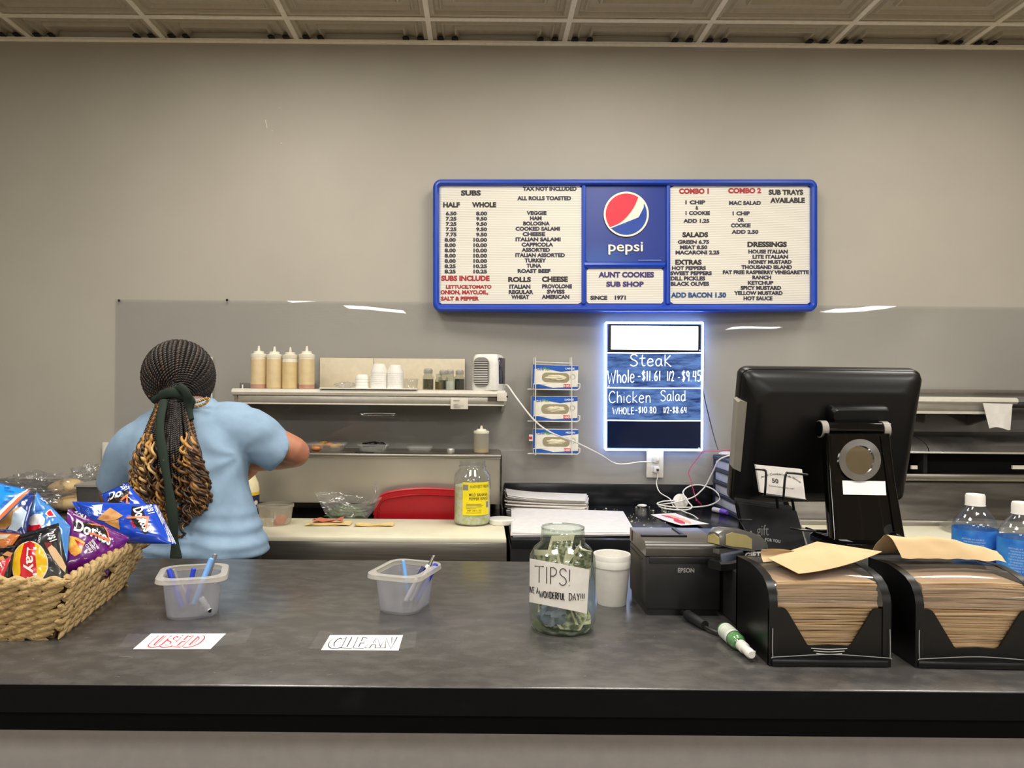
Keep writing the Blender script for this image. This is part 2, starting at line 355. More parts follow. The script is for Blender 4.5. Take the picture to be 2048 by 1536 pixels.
# ------------------------------------------------------------------ service counter in front
ZC, YF, YR = 1.05, 1.062, 1.834
m_lam = mat('black_laminate', (64, 62, 60), .25, spec=.9, var=(26, (86, 83, 80), .42, .78, (1, 1.6, 1)), bump=(60, .035))
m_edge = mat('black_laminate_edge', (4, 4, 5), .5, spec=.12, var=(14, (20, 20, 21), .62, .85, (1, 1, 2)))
t = thing('service_counter', 'long black marbled laminate counter across the front', 'counter', (0, 1.4, 0))
one(bx(-3.2, 3.2, YF, YR, ZC-.042, ZC, .0025, 2), m_lam, 'counter_top', t)
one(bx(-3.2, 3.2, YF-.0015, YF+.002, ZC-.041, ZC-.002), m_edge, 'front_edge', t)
one(bx(-3.2, 3.2, YF+.028, YR-.03, ZC-.080, ZC-.042), mat('overhang_shade', (7, 7, 6), .9, spec=.1), 'shade_strip', t)  # near-black strip stands in for the overhang's shadow on the knee wall
one(bx(-3.2, 3.2, YF+.30, YR-.08, .0, ZC-.080), mat('knee_wall_grey', (152, 148, 146), .6), 'knee_wall', t)
# faint scratches and specks of the worktop
mb = MB(); m_scr = mat('scuff', (112, 108, 102), .6); random.seed(4)
for i in range(120):
    x, y = random.uniform(-1.1, .62), random.uniform(YF+.02, YR-.04); l = random.uniform(.002, .012) if random.random() < .3 else .0015
    a = random.uniform(-.5, .6); mb.add(xf(bx(-l, l, -.0004, .0004, 0, .0002), Matrix.Translation((x, y, ZC)) @ Matrix.Rotation(a, 4, 'Z')), m_scr)
tag(mb.build('counter_crumbs'), 'tiny pale specks and scuffs scattered on the black front counter', 'specks', kind='stuff')
# ------------------------------------------------------------------ back counter
ZB, YBF = .947, 2.62
m_lam2 = mat('black_laminate_back', (26, 27, 30), .20, spec=.4, var=(7, (50, 51, 55), .56, .8), bump=(40, .02))
m_cab = mat('grey_cabinet', (122, 117, 110), .5)
def back_counter(label, x0, x1):
    t = thing('back_counter', label, 'counter', ((x0+x1)/2, 3, 0))
    one(bx(x0, x1, YBF, WALL_Y-.004, ZB-.038, ZB, .003), m_lam2, 'counter_top', t)
    one(bx(x0, x1, 3.388, WALL_Y-.006, ZB, 1.043, .002), m_lam2, 'backsplash', t)
    one(bx(x0, x1, YBF+.03, WALL_Y-.01, .1, ZB-.038), m_cab, 'cabinet', t); one(bx(x0+.01, x1-.01, YBF+.1, WALL_Y-.02, 0, .1), m_dark, 'toe_kick', t)
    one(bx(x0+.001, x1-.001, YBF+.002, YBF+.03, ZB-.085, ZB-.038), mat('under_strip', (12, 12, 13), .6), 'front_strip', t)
back_counter('black back counter under the lit price sign, crumbs and papers on it', .115, 1.255)
back_counter('black back counter behind the snack basket, bread bags on it', -3.2, -1.33)
# ------------------------------------------------------------------ sandwich prep tables
m_ss = mat('stainless', (172, 166, 154), .30, .92, var=(5, (150, 145, 135), .35, .65, (1, 30, 30)))
m_ssf = mat('stainless_lid', (190, 184, 170), .34, .6, var=(4, (178, 172, 158), .35, .65))
m_ssd = mat('stainless_dark', (92, 90, 88), .28, .95, var=(3, (60, 58, 57), .4, .6, (1, 12, 12)))
m_board = mat('cutting_board_white', (226, 221, 196), .45, var=(9, (216, 209, 180), .45, .7))
m_blk = mat('black_plastic', (17, 17, 18), .35); m_white = mat('white_plastic', (226, 223, 214), .4)
t = thing('prep_table', 'stainless sandwich prep table with white board beside the clerk', 'prep table', (-.77, 2.9, 0))
one(bx(-1.31, .098, YBF, 2.985, ZB-.018, ZB, .004), m_board, 'cutting_board', t)
one(bx(-1.315, .100, YBF+.006, YBF+.03, ZB-.098, ZB-.018, .003), m_ss, 'front_apron', t)
one(bx(-1.315, .100, YBF+.03, 3.36, ZB-.2, ZB-.019), m_ssd, 'cabinet_body', t)
one(bx(-1.30, .085, YBF+.06, 3.34, .09, ZB-.2), m_ssd, 'cabinet_base', t)
for x in (-1.2, 0):
    for y in (2.72, 3.28): one(cyl((x, y, 0), (x, y, .1), .025), m_blk, 'caster', t)
one(bx(-1.30, .08, YBF+.035, YBF+.06, ZB-.135, ZB-.098), m_dark, 'door_gap', t)
for x0, x1 in ((-1.28, -.72), (-.70, -.02)):
    d = one(bx(x0, x1, YBF+.008, YBF+.04, .2, ZB-.132, .004), m_ss, 'door', t)
    one(bx(x0, x1, YBF+.002, YBF+.012, ZB-.140, ZB-.130, .002), mat('bright_trim', (220, 218, 210), .25, .7), 'door_rim', d)
one(bx(-.012, .085, YBF+.01, YBF+.04, ZB-.18, ZB-.128, .002), m_ss, 'corner_panel', t)
for px, py in ((590, 1105), (607, 1105)):
    p = P(px, py, YBF+.03); one(tube([p+Vector((.012*math.cos(a), 0, .012*math.sin(a))) for a in [PI*i/8 for i in range(9)]], .004, 6), m_blk, 'hinge_loop', t)
one(bx(-1.28, .06, 2.99, 3.10, ZB-.09, ZB-.05), m_ssd, 'pan_well', t)
one(bx(-1.31, .098, 2.985, 2.997, ZB-.06, ZB-.001, .002), m_ss, 'well_rim', t)
zh0, zh1 = P(800, 1007, 3.12).z, P(800, 907, 3.12).z
one(loft([[(-1.305, 3.125, zh0), (-1.305, 3.105, zh1-.018), (-1.305, 3.375, zh1-.018), (-1.305, 3.375, zh0)], [(.088, 3.125, zh0), (.088, 3.105, zh1-.018), (.088, 3.375, zh1-.018), (.088, 3.375, zh0)]]), m_ssf, 'raised_lid', t)
one(bx(-1.308, .091, 3.10, 3.378, zh1-.018, zh1, .004), m_ss, 'lid_top', t)
one(bx(.088, .094, 3.102, 3.376, zh0, zh1-.004), m_ssd, 'lid_side', t)
one(bx(.093, .098, 3.0, 3.36, ZB-.02, zh0+.0), m_ssd, 'lid_bracket', t)
ZH = zh1
# second prep station behind the register
t = thing('prep_table', 'stainless prep table with rounded lid behind the register screen', 'prep table', (1.8, 2.9, 0))
XA, XB = 1.262, 2.9
one(bx(XA, XB, YBF, 2.93, ZB-.018, ZB, .004), m_board, 'cutting_board', t)
one(bx(XA, XB, YBF+.006, YBF+.03, ZB-.098, ZB-.018, .003), m_ss, 'front_apron', t)
one(bx(XA, XB, YBF+.03, 3.36, .1, ZB-.019), m_ssd, 'cabinet_body', t)
one(bx(XA+.05, XB-.05, YBF+.07, 3.34, 0, .1), m_dark, 'toe_base', t)
za = P(1940, 1040, 2.95).z; zb_ = P(1940, 962, 3.10).z; zc = P(1940, 950, 3.1).z; zd = P(1940, 904, 3.08).z; ze = P(1940, 868, 3.22).z
one(bx(XA, XB, 2.93, 2.955, ZB-.03, za, .004), m_ss, 'board_rail', t)
one(loft([[(x, 2.955, za-.012), (x, 3.10, zb_), (x, 3.115, zb_), (x, 3.115, za-.05), (x, 2.96, za-.05)] for x in (XA, XB)]), mat('stainless_panel', (104, 99, 92), .42, .7, var=(3, (74, 70, 66), .4, .62, (1, 5, 5))), 'sloped_panel', t)
one(bx(XA, XB, 3.085, 3.115, zb_, zc+.004, .003), m_ss, 'opening_rail', t)
one(bx(XA, XB, 3.22, 3.34, zb_, zd+.02), m_dark, 'opening_back', t)
def roll(x0, x1):
    pr = []
    for i in range(9):
        a = PI/2*i/8; pr.append((3.30-.22*math.cos(a)*1.0, zd+(ze-zd)*math.sin(a)))
    pr += [(3.36, ze), (3.36, zd)]
    return loft([[(x, y, z) for y, z in pr] for x in (x0, x1)])
xs = P(1852, 900, 3.1).x
for x0, x1 in ((XA, xs-.002), (xs+.002, XB)): one(roll(x0, x1), mat('stainless_lid_grey', (140, 138, 136), .3, .9, var=(6, (98, 97, 97), .4, .65)), 'rounded_lid', t)
one(bx(XA, XB, 3.07, 3.085, zd-.007, zd+.001, .002), mat('bright_trim', (220, 218, 210), .25, .7), 'lid_lip', t)
one(bx(xs-.01, xs+.006, 3.10, 3.3, zc, zd), m_dark, 'divider', t)
one(bx(XA, XB, 3.34, 3.375, .5, ze), m_ssd, 'back_panel', t)
for a, b in ((1822, 1834), (2024, 2060)):
    p0, p1 = P(a, 938, 3.09), P(b, 931, 3.09); one(bx(p0.x, p1.x, 3.086, 3.094, p0.z, p1.z), mat('label_cream', (206, 200, 184), .6), 'paper_tab', t)
# small tray, clear tub lid on the right prep table
# ------------------------------------------------------------------ menu board
m_blue = mat('menu_frame_blue', (24, 66, 176), .32, var=(3, (28, 72, 186), .4, .6))
def face(): 
    m = mat('letter_board_white', (222, 217, 204), .55, var=(3, (226, 221, 208), .4, .6)); t = m.node_tree
    if 'g' not in t.nodes:
        b = t.nodes['Principled BSDF']; tc = nd(t, 'ShaderNodeTexCoord'); se = nd(t, 'ShaderNodeSeparateXYZ'); t.links.new(tc.outputs['Object'], se.inputs[0])
        k = nd(t, 'ShaderNodeMath', operation='MULTIPLY'); k.inputs[1].default_value = 2*PI/.0078; k.name = 'g'; t.links.new(se.outputs['Z'], k.inputs[0])
        s = nd(t, 'ShaderNodeMath', operation='SINE'); t.links.new(k.outputs[0], s.inputs[0])
        r = nd(t, 'ShaderNodeValToRGB'); r.color_ramp.elements[0].position = .0; r.color_ramp.elements[1].position = .28
        r.color_ramp.elements[0].color = rgb((194, 188, 176)); r.color_ramp.elements[1].color = rgb((234, 229, 217))
        a = nd(t, 'ShaderNodeMath', operation='MULTIPLY_ADD'); a.inputs[1].default_value = .5; a.inputs[2].default_value = .5; t.links.new(s.outputs[0], a.inputs[0])
        t.links.new(a.outputs[0], r.inputs[0]); t.links.new(r.outputs[0], b.inputs['Base Color'])
    return m
BXC, BHW = .625, .885
def bY(x): return 3.36-.055*max(0, 1-((x-BXC)/BHW)**2)
def B(px, py, off=0):
    Y = 3.32
    for _ in range(8): Y = bY(P(px, py, Y).x)
    p = P(px, py, Y); p.y -= off; return p
def rpoly(x0, x1, y0, y1, r, n=7):
    return [(x0+(x1-x0)/2+a, y0+(y1-y0)/2+b) for a, b in rrect((x1-x0)/2, (y1-y0)/2, r, n)]
def dense(poly, step=14):
    o = []
    for i, p in enumerate(poly):
        q = poly[(i+1) % len(poly)]; k = max(1, int(math.hypot(q[0]-p[0], q[1]-p[1])/step)); o += [(p[0]+(q[0]-p[0])*j/k, p[1]+(q[1]-p[1])*j/k) for j in range(k)]
    return o
t = thing('menu_board', 'blue framed letter menu board with round red white and blue logo', 'menu board', (BXC, 3.36, 1.8))
# frame: rounded rail swept round the outline, plus dividers and the body behind
def bpt(px, py): return B(px, py, 0)
outer = dense(rpoly(866, 1632, 360, 624, 17))
def rail(poly, w, off0, name, m, par, seg=10):
    n = len(poly); cx = sum(p[0] for p in poly)/n; rings = []
    for i, p in enumerate(poly):
        a, b = poly[i-1], poly[(i+1) % n]; tx, ty = b[0]-a[0], b[1]-a[1]; l = math.hypot(tx, ty); nx, ny = -ty/l, tx/l   # inward
        ring = []
        for j in range(seg):
            th = 2*PI*j/seg; d = w*(.5-.5*math.cos(th)); h = off0+.017*math.sin(th) if math.sin(th) > 0 else off0+.03*math.sin(th)
            ring.append(B(p[0]+nx*d, p[1]+ny*d, h))
        rings.append(ring)
    V = [v for r in rings for v in r]; Fc = []
    for i in range(n):
        k = (i+1) % n
        for j in range(seg): q = (j+1) % seg; Fc.append([i*seg+j, i*seg+q, k*seg+q, k*seg+j])
    return one((V, Fc), m, name, par)
if sum((outer[i][0]*outer[(i+1) % len(outer)][1]-outer[(i+1) % len(outer)][0]*outer[i][1]) for i in range(len(outer))) < 0: outer = outer[::-1]
fr = rail(outer, 13, .010, 'frame', m_blue, t)
def body(poly, name, m, par):         # solid between the curved front and the wall
    a = [B(x, y, -.004) for x, y in poly]; b = [Vector((p.x, 3.397, p.z)) for p in a]
    n = len(a); cols = sorted(range(n), key=lambda i: poly[i][0])
    return one((a+b, [[i, (i+1) % n, n+(i+1) % n, n+i] for i in range(n)]), m, name, par)
body(dense(rpoly(868, 1630, 362, 622, 16)), 'back_case', m_blue, t)
def patch(x0, x1, y0, y1, off, name, m, par, r=4):
    def fn(u, v, h):
        e = 0
        px = x0+(x1-x0)*u; d = min(px-x0, x1-px)
        if d < r: e = r-math.sqrt(max(0, r*r-(r-d)**2))
        return B(px, (y0+e)+(y1-y0-2*e)*(1-v), off-h)
    N = 40
    cols = [0, .1, .3, .6, 1]
    return one(slab(fn, N, 8, .004), m, name, par, smooth=60)
patch(870, 1628, 364, 620, .001, 'frame_back', m_blue, t, 12)
patch(877, 1163, 372, 608, .005, 'letter_panel', face(), t); patch(1340, 1620, 373, 608, .005, 'letter_panel', face(), t); patch(1173, 1326, 538, 607, .005, 'letter_panel', face(), t)
def navy():
    m = bpy.data.materials.new('logo_panel_blue'); m.use_nodes = True; q = m.node_tree; b = q.nodes['Principled BSDF']; b.inputs['Roughness'].default_value = .3
    tc = nd(q, 'ShaderNodeTexCoord'); gr = nd(q, 'ShaderNodeTexGradient', gradient_type='SPHERICAL'); mpn = nd(q, 'ShaderNodeMapping'); mpn.inputs['Scale'].default_value = (4, 4, 4)
    mpn.inputs['Location'].default_value = (.38, 0, -.4); q.links.new(tc.outputs['Object'], mpn.inputs[0]); q.links.new(mpn.outputs[0], gr.inputs[0])
    r = nd(q, 'ShaderNodeValToRGB'); r.color_ramp.elements[0].color = rgb((26, 52, 140)); r.color_ramp.elements[1].color = rgb((36, 110, 186)); q.links.new(gr.outputs[0], r.inputs[0]); q.links.new(r.outputs[0], b.inputs['Base Color']); return m
patch(1171, 1332, 370, 524, .004, 'logo_panel', navy(), t)
mb = MB()
for x in (1167, 1335.5): mb.add(tube([B(x, y, .006) for y in range(368, 614, 8)], .010, 8), m_blue)
mb.add(tube([B(x, 531, .006) for x in range(1168, 1336, 8)], .014, 8), m_blue); mb.build('divider_rail', t)
# round logo
cx, cy = 1251.5, 429.5
def arc(a0, a1, r, n=20): return [(cx+r*math.cos(math.radians(a0+(a1-a0)*i/n)), cy-r*math.sin(math.radians(a0+(a1-a0)*i/n))) for i in range(n+1)]
def flat(poly, off, m, name): return one(tri_fine(([B(x, y, off) for x, y in poly], [list(range(len(poly)))]), .03), m, name, lg)
lg = one(tri_fine(([B(x, y, .0115) for x, y in arc(0, 360, 45, 48)[:-1]], [list(range(48))]), .03), mat('logo_white', (236, 230, 214), .4), 'round_logo', t)
sm = lambda p: [(v.x, v.y) for v in catmull([(a, b, 0) for a, b in p], 5)]
an = lambda x, y: math.degrees(math.atan2(cy-y, x-cx))
lo = sm([(1219, 455), (1234, 449), (1246, 441), (1258, 428), (1268, 413), (1275, 397)])
flat(arc(an(1275, 397), an(1219, 455)+360, 41)+lo, .013, mat('logo_red', (226, 32, 58), .4), 'red_field')
lo = sm([(1220, 458), (1240, 452), (1258, 447), (1272, 440), (1281, 429), (1286, 418), (1287, 408)])
flat(arc(an(1220, 458), an(1287, 408), 41)+lo[::-1], .013, mat('logo_blue', (8, 62, 160), .4), 'blue_field')
def btext(mb, s, x0, x1, y0, y1, m, bold=.03, off=.0058, dep=.0006, slant=0):
    if s.endswith(','): y1 += 1
    tx = text(s, bold); fn = lambda o: (lambda v: B(x0+(x1-x0)*v.x, y1+(y0-y1)*v.y+slant*(v.x-.5), o))
    a, b = mp(tx, fn(off+dep)), mp(tx, fn(off)); mb.add(a, m); return mb
wm = mat('logo_white', (236, 230, 214))
one(mp(text('pepsi', .012), lambda v: B(1216+69*v.x, 510-25.5*v.y, .009)), wm, 'wordmark', t)
one(slab(lambda u, v, h: B(1275.5+46*u, 521.6-1.2*v, .009-h), 4, 1, .001), mat('thin_print', (130, 160, 214), .5), 'small_print', t)
K, N_, R_, BL, PU = mat('letter_black', (34, 27, 26), .5), mat('letter_navy', (44, 40, 62), .5), mat('letter_red', (168, 24, 34), .5), mat('letter_blue', (36, 74, 124), .5), mat('letter_purple', (58, 42, 112), .5)
def z3(x, y): return 860+x/5.12, 350+y/5.12
def z4(x, y): return 1240+x/5.12, 350+y/5.12
def row(z, s, x0, x1, ya, yb, m, bold=.05, slant=0):
    a, b = z(x0, ya); c, d = z(x1, yb); mb = MB(); btext(mb, s, a, c, b, d, m, bold, slant=slant); mb.build('menu_line', t)
for a in [('SUBS', 317, 520, 160, 215, K), ('TAX NOT INCLUDED', 950, 1500, 124, 166, N_), ('ALL ROLLS TOASTED', 893, 1443, 219, 263, N_), ('HALF', 135, 306, 282, 335, K), ('WHOLE', 430, 677, 280, 335, K),
    ('SUBS INCLUDE', 115, 610, 1032, 1087, R_), ('LETTUCE,TOMATO', 163, 630, 1128, 1172, R_), ('ONION, MAYO,OIL,', 108, 597, 1180, 1226, R_), ('SALT & PEPPER', 113, 502, 1246, 1288, R_),
    ('ROLLS', 800, 1033, 1045, 1098, K), ('CHEESE', 1145, 1410, 1040, 1097, K), ('ITALIAN', 812, 1027, 1123, 1166, N_), ('REGULAR', 806, 1057, 1178, 1221, N_), ('WHEAT', 832, 1013, 1230, 1272, N_),
    ('PROVOLONE', 1147, 1452, 1120, 1163, N_), ('SWISS', 1195, 1378, 1175, 1217, N_), ('AMERICAN', 1142, 1425, 1228, 1270, N_)]: row(z3, *a)
for i, (p, q, (s, x0, x1)) in enumerate(zip(['6.50', '7.25', '7.25', '7.25', '7.75']+['8.00']*5+['8.25']*2, ['8.00']+['9.50']*4+['10.00']*5+['10.25']*2,
    [('VEGGIE', 988, 1192), ('HAM', 1023, 1142), ('BOLOGNA', 953, 1225), ('COOKED SALAMI', 875, 1328), ('CHEESE', 947, 1178), ('ITALIAN SALAMI', 875, 1336), ('CAPPICOLA', 937, 1260), ('ASSORTED', 937, 1227), ('ITALIAN ASSORTED', 873, 1380), ('TURKEY', 968, 1188), ('TUNA', 988, 1138), ('ROAST BEEF', 897, 1232)])):
    y = 391+53.9*i; row(z3, s, x0, x1, y-20, y+21, N_)
    row(z3, p, 162-(12 if i > 4 else 0), 272-(8 if i > 4 else 0), y-14, y+26, N_); row(z3, q, (445 if i > 4 else 472), 584, y-14, y+26, N_)
for a in [('COMBO 1', 601, 905, 140, 197, R_), ('COMBO 2', 1103, 1440, 136, 191, R_), ('SUB TRAYS', 1517, 1870, 153, 208, K), ('AVAILABLE', 1533, 1887, 235, 290, K), ('1 CHIP', 665, 868, 262, 303, N_), ('&', 770, 798, 318, 358, N_), ('1 COOKIE', 667, 917, 372, 413, N_), ('ADD 1.25', 645, 910, 452, 493, N_),
    ('MAC SALAD', 1112, 1438, 269, 310, N_), ('1 CHIP', 1148, 1325, 375, 416, N_), ('OR', 1200, 1265, 443, 484, N_), ('COOKIE', 1132, 1333, 498, 540, N_), ('ADD 2.50', 1138, 1412, 564, 605, N_), ('SALADS', 635, 898, 587, 640, K), ('GREEN 6.75', 588, 908, 668, 708, N_), ('MEAT 8.50', 610, 890, 722, 762, N_), ('MACARONI 2.25', 565, 1013, 775, 816, N_),
    ('EXTRAS', 562, 832, 868, 922, K), ('HOT PEPPERS', 528, 875, 935, 975, N_), ('SWEET PEPPERS', 513, 936, 987, 1028, N_), ('DILL PICKLES', 515, 868, 1040, 1082, N_), ('BLACK OLIVES', 517, 908, 1095, 1137, N_), ('ADD BACON 1.50', 518, 1082, 1203, 1258, BL),
    ('DRESSINGS', 1300, 1703, 685, 740, K), ('HOUSE ITALIAN', 1310, 1712, 766, 807, N_), ('LITE ITALIAN', 1352, 1716, 819, 859, N_), ('HONEY MUSTARD', 1312, 1752, 872, 912, N_), ('THOUSAND ISLAND', 1238, 1756, 925, 965, N_), ('FAT FREE RASPBERRY VINEGARETTE', 1048, 1928, 978, 1018, N_), ('RANCH', 1350, 1542, 1030, 1070, N_), ('KETCHUP', 1305, 1565, 1085, 1126, N_),
    ('SPICY MUSTARD', 1230, 1645, 1137, 1178, N_), ('YELLOW MUSTARD', 1163, 1660, 1190, 1230, N_), ('HOT SAUCE', 1260, 1556, 1243, 1285, N_)]: row(z4, *a)
for s, x0, x1, y0, y1, m in (('AUNT COOKIES', 1196.5, 1307.5, 544, 555.5, PU), ('SUB SHOP', 1212, 1287, 563.3, 574, PU), ('SINCE', 1180.3, 1214, 591.6, 600, N_), ('1971', 1229, 1251, 591.2, 600, N_)):
    row(lambda x, y: (x, y), s, x0, x1, y0, y1, m)
# ------------------------------------------------------------------ lit price sign
YS = 3.385
def S(px, py, off=0): p = P(px, py, YS); p.y -= off; return p
def glow(name, c, s): return mat(name, c, .4, emit=(c, s))
m_tube = glow('sign_edge_light', (140, 176, 255), 20); m_ink = glow('neon_ink', (240, 244, 255), 1.3)
def smear():
    m = bpy.data.materials.new('lit_writing_board'); m.use_nodes = True; q = m.node_tree; b = q.nodes['Principled BSDF']
    b.inputs['Base Color'].default_value = rgb((12, 20, 44)); b.inputs['Roughness'].default_value = .12
    n = nd(q, 'ShaderNodeTexNoise'); n.inputs['Scale'].default_value = 5; n.inputs['Detail'].default_value = 8; n.inputs['Roughness'].default_value = .68; q.links.new(coords(q, (1.6, 1, 8)), n.inputs['Vector'])
    r = nd(q, 'ShaderNodeValToRGB'); e = r.color_ramp.elements; e[0].position = .36; e[1].position = .66; e[0].color = rgb((30, 50, 104)); e[1].color = rgb((112, 152, 216)); q.links.new(n.outputs[0], r.inputs[0])
    q.links.new(r.outputs[0], b.inputs['Emission Color']); b.inputs['Emission Strength'].default_value = 1.0; return m
t = thing('lit_price_sign', 'glowing white edged price board with hand lettered steak and chicken salad prices', 'sign', S(1307, 900))
def rect(x0, x1, y0, y1, off, th=.004): 
    a, b = S(x0, y1, off), S(x1, y0, off); return bx(a.x, b.x, a.y, a.y+th, a.z, b.z, .0015, 1)
one(rect(1212.5, 1403.5, 646, 900, .0, .014), mat('sign_back', (20, 26, 40), .4), 'back_plate', t)
ms = smear()
one(rect(1214, 1402, 706, 775, .003), ms, 'writing_panel', t); one(rect(1214, 1402, 777, 840, .003), ms, 'writing_panel', t)
one(rect(1214, 1402, 842, 896, .003), mat('dark_writing_panel', (10, 13, 24), .1, emit=((26, 40, 78), .35)), 'blank_panel', t)
one(rect(1215, 1402, 649, 703, .004), mat('sign_header_black', (12, 13, 18), .25), 'header_frame', t)
one(rect(1221.5, 1395.5, 653, 699, .008), glow('sign_header_light', (250, 252, 255), 2.6), 'header_panel', t)
mb = MB()
for a, b in (((1211.5, 645.5), (1405, 646)), ((1405, 646), (1403, 900)), ((1403, 900), (1211, 899)), ((1211, 899), (1211.5, 645.5))): mb.add(tube([S(*a, .004), S(*b, .004)], .0046, 8), m_tube)
mb.build('light_border', t)
for y0, y1 in ((706, 706), (775.5, 776.5), (840.5, 841.5)): one(tube([S(1213, y0, .007), S(1300, (y0+y1)/2+.5, .007), S(1403, y1, .007)], .0028, 6), m_ink, 'divider_line', t)
one(join(tube([S(1281, 662, .0088), S(1291, 660.5, .0088)], .0006, 4), tube([S(1282, 668, .0088), S(1281.5, 686, .0088)], .0005, 4)), mat('faint_mark', (170, 172, 176), .5), 'faint_mark', t)
def sw(s, x0, x1, y0, y1, r, slope=0):
    mb = MB(); write(mb, s, x0, y1, x1-x0, y0-y1, r*.72, m_ink, lambda x, y: S(x, y, .0065), slope); mb.build('hand_lettering', t)
q = lambda x: 1000+x/4.267; qy = lambda y: 630+y/4.267
sw('SteaK', q(1105), q(1458), qy(338), qy(436), .0032)
sw('Whole', q(918), q(1145), qy(476), qy(585), .003, -.05); sw('-$11.61', q(1172), q(1368), qy(478), qy(560), .003); sw('1/2', q(1422), q(1482), qy(480), qy(562), .0026); sw('-', q(1514), q(1534), qy(500), qy(560), .0028); sw('$9.45', q(1548), q(1712), qy(478), qy(566), .003)
sw('Chicken', q(926), q(1284), qy(652), qy(748), .0024); sw('Salad', q(1366), q(1580), qy(645), qy(733), .0024)
sw('WHOLE', q(960), q(1142), qy(790), qy(845), .0022); sw('-$10.80', q(1152), q(1332), qy(785), qy(836), .0024); sw('1/2', q(1392), q(1440), qy(786), qy(836), .0022); sw('-$8.64', q(1446), q(1590), qy(785), qy(836), .0024)
for px, py in ((1216, 897), (1397, 896), (1400, 772), (1217, 772), (1398, 701)): one(cyl(S(px, py, .008), S(px, py, .0125), .0035, 10), mat('sign_pin', (210, 216, 226), .3), 'stand_off_pin', t)
# ------------------------------------------------------------------ outlets
m_plate = mat('outlet_plate_white', (222, 218, 206), .35)
def outlet(label, c, w, h, extra=None):
    t = thing('wall_outlet', label, 'outlet', c)
    one(bx(c.x-w/2, c.x+w/2, c.y-.006, c.y, c.z-h/2, c.z+h/2, .003), m_plate, 'cover_plate', t)
    for s in (1, -1):
        z = c.z+s*.0215; k = one(bx(c.x-.017, c.x+.017, c.y-.0085, c.y-.005, z-.015, z+.015, .006, 3), m_plate, 'receptacle', t)
        for x in (-.006, .006): one(bx(c.x+x-.001, c.x+x+.001, c.y-.0092, c.y-.008, z, z+.008), m_dark, 'slot', k)
        one(cyl((c.x, c.y-.0092, z-.007), (c.x, c.y-.008, z-.007), .0022, 8), m_dark, 'ground_hole', k)
    return t
outlet('white duplex wall outlet beside the clerk, nothing plugged in', P(221, 914, 3.395), .072, .135)
OP = P(1309.5, 928, 3.392); outlet('white wall outlet with two chargers directly below the lit price sign', OP, .078, .125)
def plug(name, label, c, dark=False):
    t = thing(name, label, 'plug', c)
    one(bx(c.x-.012, c.x+.012, c.y-.03, c.y, c.z-.014, c.z+.014, .004), m_white, 'charger_body', t)
    one(bx(c.x-.006+.003, c.x+.008, c.y-.036, c.y-.028, c.z-.005, c.z+.005, .001), mat('plug_grey', (70, 72, 86), .4) if dark else m_white, 'cord_end', t)
plug('charger_plug', 'white charger in the upper socket below the lit sign', Vector((OP.x+.001, OP.y-.0095, OP.z+.0225)))
plug('charger_plug', 'white charger with dark cord end in the lower socket below the sign', Vector((OP.x+.001, OP.y-.0095, OP.z-.022)), True)
# white card behind the clerk's head
p0, p1 = P(408, 800, 3.39), P(425, 714, 3.39)
tag(one(bx(p0.x-.04, p1.x, 3.388, 3.3985, p0.z, p1.z), mat('white_card', (222, 218, 208), .6), 'paper_notice'), 'white paper notice on the wall behind the head of the clerk', 'notice')
# ------------------------------------------------------------------ wall shelf and what stands on it
m_shelf = mat('shelf_laminate', (206, 200, 186), .4); m_alu = mat('shelf_rail', (176, 170, 158), .32, .6)
ZS = 1.468
t = thing('wall_shelf', 'long pale wall shelf over the prep table holding bottles and cups', 'shelf', P(738, 790, 3.41))
xa, xb = P(463, 780, 3.12).x, P(1011, 785, 3.12).x
mb = MB(); mb.add(loft([[(x, 3.408, ZS), (x, 3.135, ZS), (x, 3.122, ZS-.005), (x, 3.117, ZS-.015), (x, 3.122, ZS-.026), (x, 3.135, ZS-.03), (x, 3.408, ZS-.03)] for x in (xa, xb)]), m_shelf); mb.build('shelf_board', t)
one(bx(xa+.025, xb-.01, 3.128, 3.14, ZS-.062, ZS-.03, .002), m_alu, 'front_rail', t)
one(bx(xa+.03, xb-.005, 3.125, 3.143, ZS-.066, ZS-.06, .002), m_shelf, 'rail_edge', t)
for x, w in ((xa+.004, .016), (xb-.012, .014)): one(loft([[(x+a, 3.135, ZS-.03), (x+a, 3.40, ZS-.03), (x+a, 3.40, ZS-.1), (x+a, 3.15, ZS-.062)] for a in (0, w)]), m_alu, 'bracket', t)
one(bx(xb-.035, xb+.006, 3.116, 3.121, ZS-.045, ZS-.008, .001), m_shelf, 'end_cap', t); one(ball((xb+.006, 3.12, ZS-.026), .005), m_dark, 'bolt', t)
p0, p1 = P(976, 802, 3.126), P(1001, 795, 3.126); one(bx(p0.x, p1.x, 3.124, 3.129, p0.z, p1.z), mat('name_plate', (70, 60, 48), .4), 'name_plate', t)
one(cyl((xa+.04, 3.14, ZS), (xa+.04, 3.14, ZS+.016), .003, 8), m_white, 'peg', t)
# receipt taped to the rail
p0, p1 = P(901, 818, 3.118), P(936, 795, 3.118)
r = tag(one(slab(lambda u, v, h: (p0.x+(p1.x-p0.x)*u, 3.1235-.004*math.sin(v*2)+.002*u-h, p0.z+(p1.z-p0.z)*v), 4, 6, .0006), mat('receipt_paper', (214, 208, 194), .7), 'receipt'), 'small white receipt taped under the front edge of the wall shelf', 'receipt')
one(join(*[bx(p0.x+.012, p0.x+.012+w, 3.1165, 3.1185, p0.z+z, p0.z+z+.0012) for w, z in ((.03, .008), (.045, .014), (.02, .02), (.026, .036))]), mat('faint_ink', (130, 128, 124), .8), 'printed_line', r)
